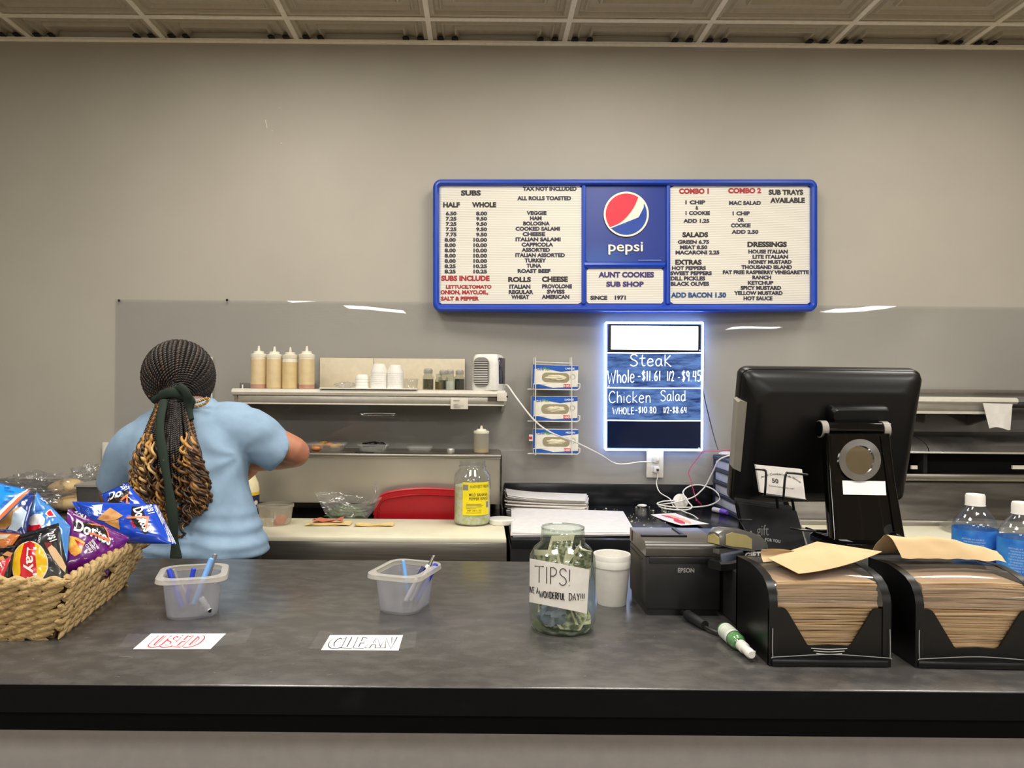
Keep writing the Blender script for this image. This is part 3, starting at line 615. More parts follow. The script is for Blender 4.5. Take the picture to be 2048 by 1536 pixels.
# backing board leaning behind the bottles
p0, p1 = P(640, 778, 3.39), P(930, 718, 3.39)
t = tag(one(bx(p0.x, P(748, 700, 3.39).x-.001, 3.385, 3.394, ZS, p1.z, .001), mat('beige_board', (206, 194, 168), .6), 'backing_board'), 'beige board leaning on the wall at the back of the shelf, joined in two', 'board')
one(bx(P(748, 700, 3.39).x+.001, P(930, 700, 3.39).x, 3.385, 3.394, ZS, p1.z, .001), MATS['beige_board'], 'second_panel', t)
p0 = P(640, 775, 3.13); p1 = P(835, 775, 3.13)
tag(one(bx(p0.x, p1.x, 3.112, 3.2, ZS+.0005, ZS+.0055, .002), m_white, 'plastic_tray'), 'thin flat white tray on the shelf under the stacked cups', 'tray')
tag(one(bx(P(482, 775, 3.3).x, P(640, 775, 3.3).x, 3.28, 3.3, ZS, ZS+.024, .002), mat('grey_strip', (112, 108, 104), .5), 'metal_rail'), 'low grey rail on the shelf behind the squeeze bottles', 'rail')
# squeeze bottles
m_sauce = mat('sauce_tan', (204, 182, 140), .35, sss=.1); m_sauce2 = mat('sauce_yellow', (206, 182, 134), .35); m_clearb = film('squeeze_clear', (240, 238, 228), .5, (222, 216, 198), .05, .3, .2)
m_milky = mat('squeeze_white', (226, 220, 200), .4); m_pink = mat('sauce_pink', (176, 132, 112), .4)
def squeeze(label, px, pyb, Y, z0, h, r, msauce, fill=1.0, sediment=False, cap=m_milky, group=None):
    c = P(px, pyb, Y); c.z = z0; t = thing('squeeze_bottle', label, 'squeeze bottle', c, group)
    hb = h*.72; L = Matrix.Translation(c)
    if fill >= .9:
        one(lathe([(r*.9, 0), (r, .004), (r, hb*fill-.002), (r*.97, hb)], 24), msauce, 'body', t, L)
    else:
        one(lathe([(r*.9, 0), (r, .004), (r, hb-.004), (r*.9, hb)], 24), m_clearb, 'body', t, L)
        one(lathe([(r*.86, .003), (r*.95, .006), (r*.95, hb*fill)], 24), msauce, 'sauce', t, L)
    if sediment: one(lathe([(r*1.005, .002), (r*1.006, .018)], 24, False, False), m_pink, 'pink_sauce_layer', t, L)
    if fill >= .9 and fill < 1: one(lathe([(r*1.002, hb*fill-.002), (r*.975, hb+.001)], 24, False, False), m_milky, 'empty_shoulder', t, L)
    one(lathe([(r*1.0, hb), (r*1.02, hb+.003), (r*1.02, hb+h*.085), (r*.66, hb+h*.105), (r*.62, hb+h*.155), (r*.2, hb+h*.165), (r*.12, h)], 24), cap, 'nozzle_cap', t, L)
    return t
for px, lab, m, f, h, sd in ((517, 'squeeze bottle of tan dressing, first from the left end of the shelf', m_sauce, .99, .183, True), (548.5, 'squeeze bottle of tan dressing, second along the shelf', m_sauce, .99, .181, False),
        (580, 'shorter squeeze bottle with tall spout, third along the shelf', m_sauce2, .9, .179, False), (613, 'squeeze bottle of tan dressing, nearest the cup stacks', m_sauce, .99, .184, True)):
    squeeze(lab, px, 777, 3.19, ZS, h, .0335, m, f, sd, m_milky if px != 580 else mat('squeeze_clear_cap', (214, 206, 186), .35), 'dressing bottles on the wall shelf')
squeeze('nearly empty squeeze bottle on the prep table lid', 962.5, 905, 3.17, ZH, .118, .0325, mat('sauce_amber', (214, 176, 104), .4), .2, False)
# cup stacks (each stack nested)
m_foam = mat('foam_white', (226, 223, 214), .7)
def cupstack(label, px, w, h, n, z0=ZS+.0055):
    c = P(px, 776, 3.17); c.z = z0; r = w/2
    for i in range(n):
        q_ = h*.62/(n-1); pr = [(r, 0), (r*(1-.012*(i == 0)), .0005), (r*.985, q_+.0004), (r*.66, h*.38), (0.001, h*.385)] if i == n-1 else [(r, 0), (r*.985, q_+.0004), (r*.66, h*.38), (0.001, h*.385)]
        o = one(lathe(pr, 28, False, False), m_foam, 'portion_cup', None, Matrix.Translation(c+Vector((0, 0, i*h*.62/max(1, n-1)))), smooth=50)
        tag(o, label, 'cup', 'portion cups stacked on the shelf')
cupstack('upside down white portion cup in the short stack', 724.5, .06, .058, 4)
cupstack('upside down white portion cup in the taller middle stack', 758, .072, .104, 8); cupstack('upside down white portion cup in the stack next to the clear cups', 790.5, .071, .100, 8)
m_clear = film('clear_cup', (246, 246, 246), .06, (220, 220, 220), .08, .5, .04)
c = P(822, 780, 3.17); c.z = ZS
tag(one(lathe([(.026, 0), (.027, .002), (.031, .046), (.033, .047)], 24, True, False), m_clear, 'clear_cup', None, Matrix.Translation(c)), 'clear plastic cup between the cup stacks and the shakers', 'cup')
c = P(690, 776, 3.17); c.z = ZS+.0055
def crumple(c, rx, ry, rz, amp, sc, nu=40, nv=24, seed=0):
    s = ball((0, 0, 0), 1, 1, 1, nu, nv); V = []
    for v in s[0]:
        d = Vector(v).normalized(); n = noise.fractal(d*sc+Vector((seed, seed*2, 0)), 1, 2, 4)+.6*abs(noise.noise(d*sc*2.2+Vector((seed, 0, 3))))
        k = 1+amp*n; V.append((c[0]+d.x*rx*k, c[1]+d.y*ry*k, max(c[2]-rz*.98, c[2]+d.z*rz*k)))
    return V, s[1]
m_bag = film('clear_bag', (253, 253, 253), .16, (236, 236, 236), .12, .42, .10, 2.2)
tag(one(crumple((c.x, c.y, c.z+.012), .042, .03, .012, .35, 2.2, seed=5), m_bag, 'clear_wrapper'), 'crumpled clear wrapper lying beside the short cup stack', 'wrapper')
# shakers
m_glass = film('shaker_glass', (236, 240, 236), .03, (210, 214, 206), .10, .5, .03); m_cap = mat('shaker_cap', (196, 192, 184), .3, .55)
def shaker(label, px, pyb, Y, h, r, mf, fill, cap=True):
    c = P(px, pyb, Y); c.z = ZS; t = thing('shaker', label, 'shaker', c, 'spice shakers on the wall shelf'); L = Matrix.Translation(c)
    one(lathe([(r*.9, 0), (r, .003), (r, h*.6), (r*.72, h*.74), (r*.7, h*.82)], 8), m_glass, 'jar', t, L, smooth=20)
    one(lathe([(r*.85, .002), (r*.93, .004), (r*.93, h*fill)], 8), mf, 'spice', t, L)
    if cap: one(lathe([(r*.8, h*.76), (r*.82, h*.77), (r*.82, h*.93), (r*.6, h*.99), (.001, h)], 20), m_cap, 'metal_cap', t, L)
    else: one(lathe([(r*.72, h*.82), (r*.78, h*.84), (r*.78, h*.98), (.001, h)], 16), m_glass, 'clear_cap', t, L)
m_sp = mat('spice_green', (112, 100, 66), .9, var=(300, (70, 64, 40), .4, .6)); m_sp2 = mat('spice_tan', (136, 112, 70), .9, var=(300, (96, 78, 44), .4, .6)); m_sp3 = mat('pepper_dark', (60, 52, 42), .9, var=(300, (32, 28, 24), .4, .6)); m_salt = mat('salt_white', (232, 229, 222), .8)
shaker('tallest glass shaker of green herbs, standing apart from the group', 856, 778, 3.17, .092, .0235, m_sp, .5)
shaker('glass shaker of dark herbs behind the small jar', 886, 779, 3.24, .088, .021, m_sp3, .48)
shaker('small glass jar of tan seasoning without a metal cap', 878, 780, 3.155, .07, .017, m_sp2, .5, False)
shaker('glass shaker of white salt in the middle of the group', 900, 780, 3.15, .088, .0195, m_salt, .42)
shaker('glass shaker of black pepper next to the little air cooler', 919, 780, 3.18, .088, .0215, m_sp3, .55)
# mini air cooler
a = P(935, 779, 3.14); b = P(1011, 779, 3.22); W, D, H = .118, .13, .155
M = Matrix.Translation((a.x+.014, 3.150, ZS)) @ Matrix.Rotation(-.30, 4, 'Z')
t = thing('air_cooler', 'small white desktop air cooler with dark grille on the shelf', 'air cooler', M=M)
one(loft([[(x+.0, y, z) for x, y in [(p[0]+W/2, p[1]+D/2) for p in rrect(W/2*k, D/2*k2, .022)]] for z, k, k2 in ((0, .98, .98), (.006, 1, 1), (.12, .97, .97), (.142, .92, .94), (.152, .84, .86), (.155, .7, .72))]), m_white, 'housing', t, local=True)
fr = [(p[0]+.043, p[1]+.078) for p in rrect(.034, .062, .026, 8)]
one(prism(fr, 0, .005), mat('grille_frame', (150, 148, 144), .3, .4), 'grille_frame', t, frame((.004, -.001, 0), (1, 0, 0), (0, 0, 1)), local=True)
one(bx(.0165, .0775, -.0072, -.0055, .026, .122, .0005), m_dark, 'grille_hole', t, local=True)
for i in range(13): one(bx(.0165, .0775, -.011, -.0065, .0275+i*.0073, .0311+i*.0073, .0012), mat('slat_white', (214, 210, 202), .4), 'slat', t, local=True)
one(bx(W-.004, W+.0025, .022, .112, .028, .140, .012, 3), film('smoke_tank', (96, 84, 120), .35, (70, 62, 96), .14, .4), 'water_tank', t, local=True)
one(bx(.08, W+.0015, .02, .114, .026, .1405, .012, 3), mat('tank_violet', (74, 64, 96), .2), 'tank_inside', t, local=True)
# cooler cord down to the outlet
def cable(name, label, pts, r, m, k=8, cat='cable', **kw): return tag(one(tube(catmull(pts, k), r, 8), m, name), label, cat)
m_cordw = mat('cord_white', (222, 218, 210), .45)
cable('white_cable', 'white cord sagging from the air cooler to the outlet below the sign', [P(1008, 770, 3.2), P(1016, 772, 3.17), P(1036, 800, 3.12), P(1070, 842, 3.10), P(1104, 866, 3.12), P(1150, 884, 3.20), P(1200, 909, 3.28), P(1228, 926, 3.32), P(1252, 928, 3.33), P(1280, 924, 3.34), P(1301, 924, 3.345)], .0035, m_cordw)
# ------------------------------------------------------------------ glove rack
m_wire = mat('wire_white', (220, 217, 208), .35)
t = thing('glove_box_rack', 'white wire wall rack holding three boxes of gloves', 'rack', P(1110, 905, 3.39)); YR2 = 3.285
gx = lambda x, y, Y=YR2: P(1000+x/4.267, 630+y/4.267, Y)
for x in (296, 606):
    top = gx(x, 362, 3.39); bot = gx(x, 1195, 3.385)
    one(join(tube(catmull([gx(x-8, 365, 3.388), gx(x-8, 1190, 3.388)], 2), .0022, 6), tube([gx(x, 365, 3.388), gx(x+2, 362, 3.34), gx(x+6, 372, YR2), gx(x+8, 1195, YR2), gx(x, 1190, 3.388)], .0024, 6)), m_wire, 'upright_wire', t)
for y in (633, 905, 1183):
    one(join(tube([gx(235, y, YR2+.02), gx(660, y+6, YR2), gx(680, y-10, YR2), gx(682, y-45, YR2), gx(665, y-48, YR2)], .0024, 6), tube([gx(240, y, YR2+.02), gx(300, y-8, 3.388), gx(640, y-8, 3.388), gx(662, y+3, YR2)], .0022, 6), tube([gx(285, y-2, YR2), gx(285, y-44, YR2), gx(390, y-46, YR2)], .002, 6)), m_wire, 'basket_wire', t)
one(tube([gx(296, 400, 3.388), gx(606, 412, 3.388)], .0022, 6), m_wire, 'cross_wire', t)
m_box = mat('glove_box_white', (226, 222, 208), .55); m_bxb = mat('glove_box_blue', (24, 84, 176), .5); m_glove = mat('glove_vinyl', (214, 206, 176), .6); m_red = mat('label_red', (196, 36, 52), .5); m_grn = mat('logo_green', (96, 160, 70), .5)
def glovebox(label, x0, x1, y0, y1, size, tilt):
    A, Bp = gx(x0, y1, YR2+.012), gx(x1, y0, YR2+.012); w, h = Bp.x-A.x, Bp.z-A.z
    M = Matrix.Translation(A) @ Matrix.Rotation(tilt, 4, 'Y'); t = thing('glove_box', label, 'glove box', M=M, group='glove boxes in the wall rack')
    Q = frame((0, 0, 0), (1, 0, 0), (0, 0, 1)); R = lambda u0, u1, v0, v1, o: bx(w*u0, w*u1, -o, -o+.0006, h*v0, h*v1)
    one(bx(0, w, 0, .078, 0, h, .001, 1), m_box, 'carton', t, local=True)
    pr = MB()
    pr.add(prism([(0, h*.99), (0, h*.80), (w*.2, h*.86), (w*.62, h*.72), (w, h*.82), (w, h*.99)][::-1], .0002, .0008), m_bxb, Q)
    pr.add(prism([(0, 0), (0, h*.22), (w*.2, h*.14), (w*.45, h*.03), (w, h*.1), (w, 0)], .0002, .0008), m_bxb, Q)
    pr.add(prism([(0, 0), (w*.04, 0), (w*.04, h), (0, h)], .0002, .0009), m_bxb, Q)
    pr.add(R(.69, .83, .05, .2, .0012), m_red).build('printed_design', t, local=True)
    def tt(s, u0, u1, v0, v1, m, b=.03): one(mp(text(s, b), lambda v: (w*(u0+(u1-u0)*v.x), -.0016, h*(v0+(v1-v0)*v.y))), m, 'print', t, local=True)
    tt('Care', .09, .23, .77, .89, m_bxb, .02); tt('Plus', .235, .37, .77, .89, m_grn, .02); tt(size, .72, .92, .83, .91, mat('label_white', (236, 236, 232), .5)); tt('100', .70, .82, .08, .17, MATS['label_white'])
    one(xf(([(p[0], p[1], 0) for p in [(w*.51+a, h*.47+b) for a, b in rrect(w*.30, h*.20, h*.18, 8)]], [list(range(32))]), Q @ Matrix.Translation((0, 0, .0012))), mat('opening_dark', (150, 140, 112), .8), 'opening', t, local=True)
    s = crumple((w*.51, .004, h*.47), w*.24, .009, h*.13, .3, 2.6, 36, 20, seed=x0)
    one(([Vector((v[0], v[1], v[2])) for v in s[0]], s[1]), m_glove, 'glove_edge', t, local=True)
    one(tube([(w*.885+h*.1*math.cos(a), -.0012, h*.52+h*.1*math.sin(a)) for a in [2*PI*i/20 for i in range(21)]], .0006, 4), mat('print_grey', (108, 112, 140), .5), 'seal_print', t, local=True)
    return t
glovebox('glove box marked large, topmost in the wire rack', 274, 665, 425, 622, 'LARGE', .02); glovebox('glove box marked large, middle one of the wire rack', 270, 662, 697, 895, 'LARGE', .0); t = glovebox('glove box marked medium, lowest in the wire rack, end flap open', 280, 668, 975, 1172, 'MEDIUM', .01)
one(bx(-.018, .0, .0, .03, .05, .078, .001, 1), m_box, 'end_flap', t, local=True); one(bx(-.0185, -.004, -.001, .0, .058, .07), m_red, 'flap_print', t, local=True)
# ------------------------------------------------------------------ on the prep table lid
m_tub = film('deli_clear', (250, 250, 248), .38, (232, 230, 222), .06, .4, .1)
def deli(name, label, px, w, d, h, fill=None, cols=None, Y=3.24):
    c = P(px, 900, Y); c.z = ZH; t = thing(name, label, 'container', c)
    def ring(k, z, e=0): return [(c.x+a, c.y+b, c.z+z) for a, b in rrect(w/2*k+e, d/2*k+e, .02*k, 5)]
    one(loft([ring(.84, 0), ring(.97, h-.008)], True, False), m_tub, 'tub', t); one(loft([ring(.97, h-.008, .0), ring(1, h-.008, .002), ring(1, h, .002), ring(.97, h, 0)], False, False), m_tub, 'rim', t)
    if fill:
        random.seed(px)
        for i in range(fill[0]):
            m = random.choice(fill[1]); x, y = random.uniform(-.36, .36)*w, random.uniform(-.36, .36)*d; s = random.uniform(.7, 1.1)*fill[2]
            one(crumple((c.x+x, c.y+y, c.z+h*fill[3]+random.uniform(-.004, .010)), s, s*.8, s*.55, .2, 2, 12, 8, i), m, fill[4], t)
    return t
m_pep = mat('pepper_orange', (196, 122, 70), .5); m_pep2 = mat('pepper_pink', (190, 112, 96), .5); m_pep3 = mat('pepper_gold', (208, 164, 84), .5); m_olv = mat('olive_black', (24, 20, 24), .3)
deli('deli_container', 'clear container of orange and pink peppers near the elbow', 655, .165, .11, .034, (16, [m_pep, m_pep2, m_pep3], .022, .5, 'pepper_slice'))
deli('deli_container', 'clear container heaped with black olives', 748, .132, .1, .032, (14, [m_olv], .015, .85, 'olive'))
deli('deli_container', 'empty clear container lid between the olives and the small steel cap', 840, .112, .1, .024)
deli('deli_container', 'clear container partly hidden by the elbow of the clerk', 597, .06, .09, .036, (5, [m_pep3], .018, .5, 'pepper_slice'))
c = P(901.5, 902, 3.2); c.z = ZH
tag(one(lathe([(.017, 0), (.0175, .002), (.0175, .014), (.016, .017), (.001, .017)], 24), m_cap, 'steel_cap', None, Matrix.Translation(c)), 'small round steel shaker cap on the prep table lid', 'cap')
p = P(730, 903, 3.14); tag(one(bx(p.x-.04, p.x+.04, 3.12, 3.135, ZH, ZH+.005, .001), m_blk, 'black_knife'), 'flat black knife handle lying in front of the olives', 'knife')
# ------------------------------------------------------------------ on the cutting board
def on(px, py, z=ZB): return G(px, py, z)
# big pepper jar
c = on(944, 1047); R = .0775*c.y/3.06*.98; L = Matrix.Translation(c)
t = thing('pepper_jar', 'big clear jar of sliced pepper rings with yellow label', 'jar', c)
hj = P(944, 921, c.y).z-ZB
m_pj = film('jar_plastic', (240, 242, 244), .05, (226, 226, 232), .10, .5, .04)
one(lathe([(R*.9, .001), (R*.98, .008), (R, .03), (R*.99, hj*.6), (R, hj*.66), (R*.96, hj*.78), (R*.72, hj*.865), (R*.7, hj*.9), (R*.75, hj*.905), (R*.75, hj*.92), (R*.7, hj*.93), (R*.7, hj)], 40, True, False), m_pj, 'jar_body', t, L)
one(lathe([(R*.86, .004), (R*.95, .01), (R*.96, .03), (R*.95, hj*.61), (R*.6, hj*.62), (.001, hj*.615)], 32), mat('pepper_rings', (204, 208, 136), .35, var=(60, (226, 226, 196), .42, .6), bump=(70, .5)), 'pepper_rings', t, L)
def jl(a0, a1, z0, z1, o): return slab(lambda u, v, h: (c.x+(R+o-h)*math.sin(a0+(a1-a0)*u), c.y-(R+o-h)*math.cos(a0+(a1-a0)*u), c.z+z0+(z1-z0)*v), 20, 2, .0006)
zl0, zl1 = P(944, 1031, c.y-R).z-ZB, P(944, 965, c.y-R).z-ZB
one(jl(-.52, 1.05, zl0, zl1, .0012), mat('label_yellow', (236, 214, 22), .5), 'paper_label', t)
def jt(s, a0, a1, z0, z1, b=.01): 
    one(mp(text(s, b), lambda v: (c.x+(R+.0018)*math.sin(a0+(a1-a0)*v.x), c.y-(R+.0018)*math.cos(a0+(a1-a0)*v.x), c.z+z0+(z1-z0)*v.y)), mat('label_ink', (86, 76, 22), .6), 'label_print', t)
hl = zl1-zl0
jt('HARVEST FRESH', -.1, 1.0, zl0+hl*.83, zl0+hl*.92, 0); jt('MILD BANANA', -.16, .93, zl0+hl*.58, zl0+hl*.67); jt('PEPPER RINGS', -.16, .95, zl0+hl*.46, zl0+hl*.55)
jt('NET 128 FL OZ', -.24, .5, zl0+hl*.12, zl0+hl*.17, 0)
one(join(*[jl(-.32, a, zl0+hl*z, zl0+hl*(z+.012), .0016) for a, z in ((.5, .33), (.62, .29), (.55, .25), (.2, .2), (.5, .07))]), MATS['label_ink'], 'small_print', t)
one(jl(-.50, -.2, zl0+hl*.76, zl0+hl*.93, .0015), mat('label_grey', (132, 128, 110), .6), 'vegetable_print', t); one(jl(.82, 1.0, zl0+hl*.22, zl0+hl*.4, .0015), MATS['label_grey'], 'print_block', t)
# jar lid
c = on(1003, 1047); tag(one(lathe([(.04, 0), (.052, .001), (.053, .004), (.053, .018), (.05, .021), (.001, .021)], 36), m_white, 'jar_cover', None, Matrix.Translation(c)), 'round white plastic jar lid lying next to the pepper jar', 'lid')
# leaning red tray lid
t = thing('red_tray', 'red plastic tray standing upright behind the cutting board', 'tray', (P(830, 1040, 3.0).x, 3.02, ZB-.05))
def redp(px, py): return P(px, py, 3.075)
pr = [redp(747, 1055), redp(748, 1030), redp(757, 1000), redp(768, 988), redp(800, 981), redp(845, 977.5), redp(890, 979), redp(925, 982), redp(950, 988), redp(960, 1000), redp(966, 1030), redp(967, 1055)]
m_redp = mat('tray_red', (164, 12, 24), .3)
n = len(pr); one((pr+[p+Vector((0, .02, 0)) for p in pr], [list(range(n))[::-1], [n+i for i in range(n)]]+[[i, (i+1) % n, n+(i+1) % n, n+i] for i in range(n)]), m_redp, 'tray_panel', t)
one(tube([p+Vector((0, .004, 0)) for p in catmull(pr[1:-1], 5)], .006, 8), mat('tray_rim_red', (178, 20, 34), .3), 'raised_rim', t)
one(tube([p+Vector((0, -.002, 0)) for p in catmull([redp(758, 1040), redp(762, 1004), redp(800, 993), redp(850, 989), redp(920, 993), redp(950, 1004), redp(955, 1040)], 5)], .0035, 6), m_redp, 'inner_ridge', t)
# deli cup with scraps
c = on(551, 1048); t = thing('deli_cup', 'clear round deli cup with red scraps in the bottom beside the clerk', 'container', c); L = Matrix.Translation(c)
hh = P(551, 1008, c.y).z-ZB; r0, r1 = 30*c.y/F, 35*c.y/F
m_cupd = film('deli_cup_plastic', (246, 244, 238), .42, (226, 220, 204), .06, .35, .15)
one(lathe([(r0*.96, .001), (r0, .006), (r1*.97, hh-.012)], 36, True, False), m_cupd, 'cup', t, L); one(lathe([(r1*.97, hh-.012), (r1*1.03, hh-.010), (r1*1.03, hh-.001), (r1*.99, hh)], 36, False, False), m_cupd, 'rim', t, L)
for i, (x, y, s) in enumerate(((.02, -.02, .018), (.034, -.01, .014), (.012, .01, .02))): one(crumple((c.x+x, c.y+y, c.z+.012+.012*(i == 1)), s, s*.7, s*.8, .4, 2, 16, 10, i), mat('tomato_red', (206, 86, 52), .4), 'tomato_scrap', t)
# cheese, ham
m_che = mat('cheese_yellow', (230, 202, 138), .5); m_ham = mat('ham_pink', (198, 116, 86), .5)
def slices(name, label, x0, x1, py, n, m, mt, z0=0, dy=.04, seed=1, wav=.003):
    a, b = on(x0, py), on(x1, py); random.seed(seed)
    for i in range(n):
        ox = random.uniform(-.012, .012); zb = ZB+z0+i*.0034
        o = tag(one(slab(lambda u, v, h: (a.x+ox+(b.x-a.x)*u, a.y-dy+2*dy*v+.01*u, zb+.001+wav*(1+math.sin(u*9+i*2+v*4))*(.3+.7*(abs(u-.5)*2)**2)+(.0015-h)), 16, 6, .0015), m, name), label, mt, 'sandwich slices on the board')
slices('cheese_slice', 'folded yellow cheese slice lying under the pink ham on the board', 618, 698, 1050, 2, m_che, 'cheese', 0, .03, 1)
slices('ham_slice', 'thin pink ham slice on top of the yellow cheese', 630, 686, 1048, 2, m_ham, 'ham', .008, .022, 3, .006)
slices('cheese_slice', 'folded yellow cheese slice without ham in the middle of the board', 708, 784, 1052, 2, m_che, 'cheese', 0, .024, 5)
# plastic bag with greens
c = P(698, 1030, 3.03)
def bagf(u, v, h):
    x = -1+2*u; w = .062+.075*v**.7; zz = .005+v*.098-.03*v*(1-abs(x)**1.5)*(.6+.4*math.sin(x*3)); n = noise.noise(Vector((u*6, v*5, 2+h*30)))
    return (c.x+x*w+.006*n, c.y-.05*(1-x*x)*(.6+.4*v)+h*.02+.012*n, ZB-.02+zz+.008*n)
t = thing('plastic_bag', 'open clear plastic bag of shredded greens in front of the red tray', 'bag', (c.x, c.y, ZB-.02))
mb = MB(); mb.add(grid(lambda u, v: bagf(u, v, 0), 36, 20), m_bag); mb.add(grid(lambda u, v: (lambda p: (p[0], 2*c.y-p[1]+.0, p[2]+.018*v))(bagf(u, v, 1)), 36, 20), m_bag); mb.build('bag_film', t, fixn=False)
one(crumple((c.x-.01, c.y, ZB+.012), .07, .03, .03, .3, 3, 40, 24, 9), film('greens', (214, 226, 206), .55, (152, 172, 132), .04, .2), 'greens', t)
one(tube(catmull([(c.x+.095, c.y-.03, ZB+.06), (c.x+.112, c.y-.03, ZB+.1), (c.x+.108, c.y-.02, ZB+.14), (c.x+.12, c.y-.02, ZB+.11)], 5), [.004]*15+[.002], 6, 2.5), m_bag, 'bag_corner', t)
# jug of dressing half hidden by the clerk
c = on(486, 1049); c.y = 2.93; c.x = P(491, 1049, 2.93).x; c.z = ZB; hj = P(495, 937, 2.93).z-ZB; r = .052; L = Matrix.Translation(c)
t = thing('dressing_jug', 'cream plastic jug with blue and yellow label behind the clerk', 'jug', c)
one(lathe([(r*.9, 0), (r, .008), (r, hj*.6), (r*.93, hj*.72), (r*.62, hj*.9), (r*.36, hj*1.0), (r*.34, hj*1.04)], 32), mat('jug_cream', (228, 216, 176), .4), 'jug_body', t, L)
one(lathe([(r*.42, hj*1.04), (r*.42, hj*1.15), (.001, hj*1.16)], 20), m_white, 'cap', t, L)
one(lathe([(r*1.012, hj*.12), (r*1.012, hj*.5)], 32, False, False), mat('jug_label_blue', (34, 38, 72), .4), 'label_band', t, L); one(lathe([(r*1.013, hj*.5), (r*1.013, hj*.56)], 32, False, False), mat('jug_label_yellow', (224, 184, 40), .4), 'label_stripe', t, L)
for a in (.75, 1.1): one(mp(lathe([(.009, 0), (.009, .0015)], 16), lambda v: (c.x+(r+.001+v.z)*math.sin(a+v.x/r), c.y-(r+.001+v.z)*math.cos(a+v.x/r), c.z+hj*.36+v.y)), mat('label_cream', (206, 200, 184)), 'round_print', t)
# ------------------------------------------------------------------ bread bags at the left rear
m_bread = mat('bread_tan', (206, 172, 118), .8, var=(12, (222, 194, 144), .4, .6))
for label, px, py, Y, w, h, sd in (('large crumpled clear bag lying on the left back counter', 70, 1000, 3.12, .20, .075, 3), ('smaller clear bag heaped beside the outlet behind the bread', 180, 985, 3.24, .085, .085, 8), ('flattened clear bag behind the blue snack bags', -30, 1000, 3.0, .13, .05, 14)):
    c = P(px, py, Y); t = thing('bread_bag', label, 'bread bag', (c.x, c.y, ZB))
    one(crumple((c.x, c.y, ZB+h*.99), w, .09, h, .34, 2.8, 64, 40, sd), m_bag, 'bag_film', t)
for label, px, py, Y, rz, z in (('flat tan slice of bread on top of the roll beside the bread bag', 135, 975, 3.14, .05, .068), ('long pale bread roll under the flat slice beside the bread bag', 146, 1000, 3.10, -.04, .004)):
    c = P(px, py, Y); o = one(mp(ball((0, 0, 0), .078 if z > .03 else .09, .05, .03, 24, 14), lambda v: (v[0]+v[2]*.12, v[1]*(1+.1*math.sin(v[0]*40)), v[2]*(.9+.2*math.cos(v[0]*22))+.03)), m_bread, 'bread_roll'); place(o, (c.x, c.y, ZB+z), rz, 0, -.06); tag(o, label, 'bread')
c = P(193, 990, 3.02); t = thing('grey_bin', 'dark grey bin standing between the bread and the clerk', 'bin', (c.x, c.y, ZB))
zt = P(193, 968, 2.98).z
one(loft([[(c.x+a, c.y+b, z) for a, b in rrect(.05*k, .07*k, .012)] for z, k in ((ZB, .9), (zt-.008, 1))]), mat('bin_grey', (78, 76, 72), .5), 'bin_body', t); one(loft([[(c.x+a, c.y+b, z) for a, b in rrect(.056, .076, .014)] for z in (zt-.008, zt)]), mat('bin_rim', (150, 146, 138), .4), 'rim', t)
# ------------------------------------------------------------------ back counter: drawers, papers, cables
m_nav = mat('tower_dark_blue', (40, 46, 62), .4); m_drw = mat('drawer_white', (206, 208, 212), .4)
TX = 1.0625; t = thing('drawer_tower', 'small dark plastic drawer tower on the back counter behind the register', 'drawers', (TX+.09, 3.18, ZB))
zt = 1.185
for y in (3.345, 3.00): one(bx(TX, TX+.172, y, y+.02, ZB, zt, .002), m_nav, 'upright', t)
for i in range(5): z = ZB+.001+(zt-ZB-.02)*i/4; one(bx(TX-.002, TX+.174, 3.0, 3.366, z, z+.016, .002), m_nav, 'shelf_plate', t)
for i in range(4): z = ZB+.018+(zt-ZB-.02)*i/4; one(bx(TX+.006, TX+.166, 3.002, 3.352, z, z+.036, .003), m_drw, 'drawer', t)
c = Vector((TX+.03, 3.27, zt)); tag(one(join(mp(ball((0, 0, 0), .036, .022, .011, 16, 8), lambda v: (c.x+v[0], c.y+v[1], c.z+.011+v[2])), bx(c.x+.03, c.x+.075, c.y-.012, c.y+.012, c.z, c.z+.014, .004)), mat('adapter_white', (214, 208, 214), .4), 'power_adapter'), 'white power adapter on top of the dark drawer tower', 'adapter')
cable('sign_cable', 'thin black cable running down from the lit sign to the drawer tower', [P(1405, 704, 3.39), P(1406, 770, 3.385), P(1410, 800, 3.385), P(1422, 850, 3.38), P(1432, 888, 3.33), P(1436, 899, 3.28)], .0022, m_blk)
m_pinkc = mat('cable_pink', (214, 60, 118), .4)
gz = ZB+.0035
cable('usb_cable', 'thin pink charging cable hanging from the drawer tower', [P(1462, 899, 3.24), P(1430, 902, 3.26), P(1408, 903, 3.28), P(1394, 918, 3.3), P(1378, 942, 3.32), P(1382, 962, 3.32), P(1388, 985, 3.31), P(1393, 1000, 3.28)], .0017, m_pinkc)
a, b = P(1393, 1000, 3.28), G(1403, 1012, gz+.003); b.z = gz+.003
t = thing('usb_plug', 'pink plug end of the charging cable resting on the back counter', 'plug', b); one(cyl(a, a+(b-a)*.7, .004, 10, .007), m_pinkc, 'grip', t); one(cyl(a+(b-a)*.7, b, .0045, 8), mat('plug_metal', (206, 190, 140), .3, .6), 'metal_tip', t)
g = lambda x, y, dz=0: (lambda p: Vector((p.x, p.y, gz+dz)))(G(x, min(y, 1070), gz)) if y > 1003 else None
def loop(pts): return [P(x, y, Y) for x, y, Y in pts]
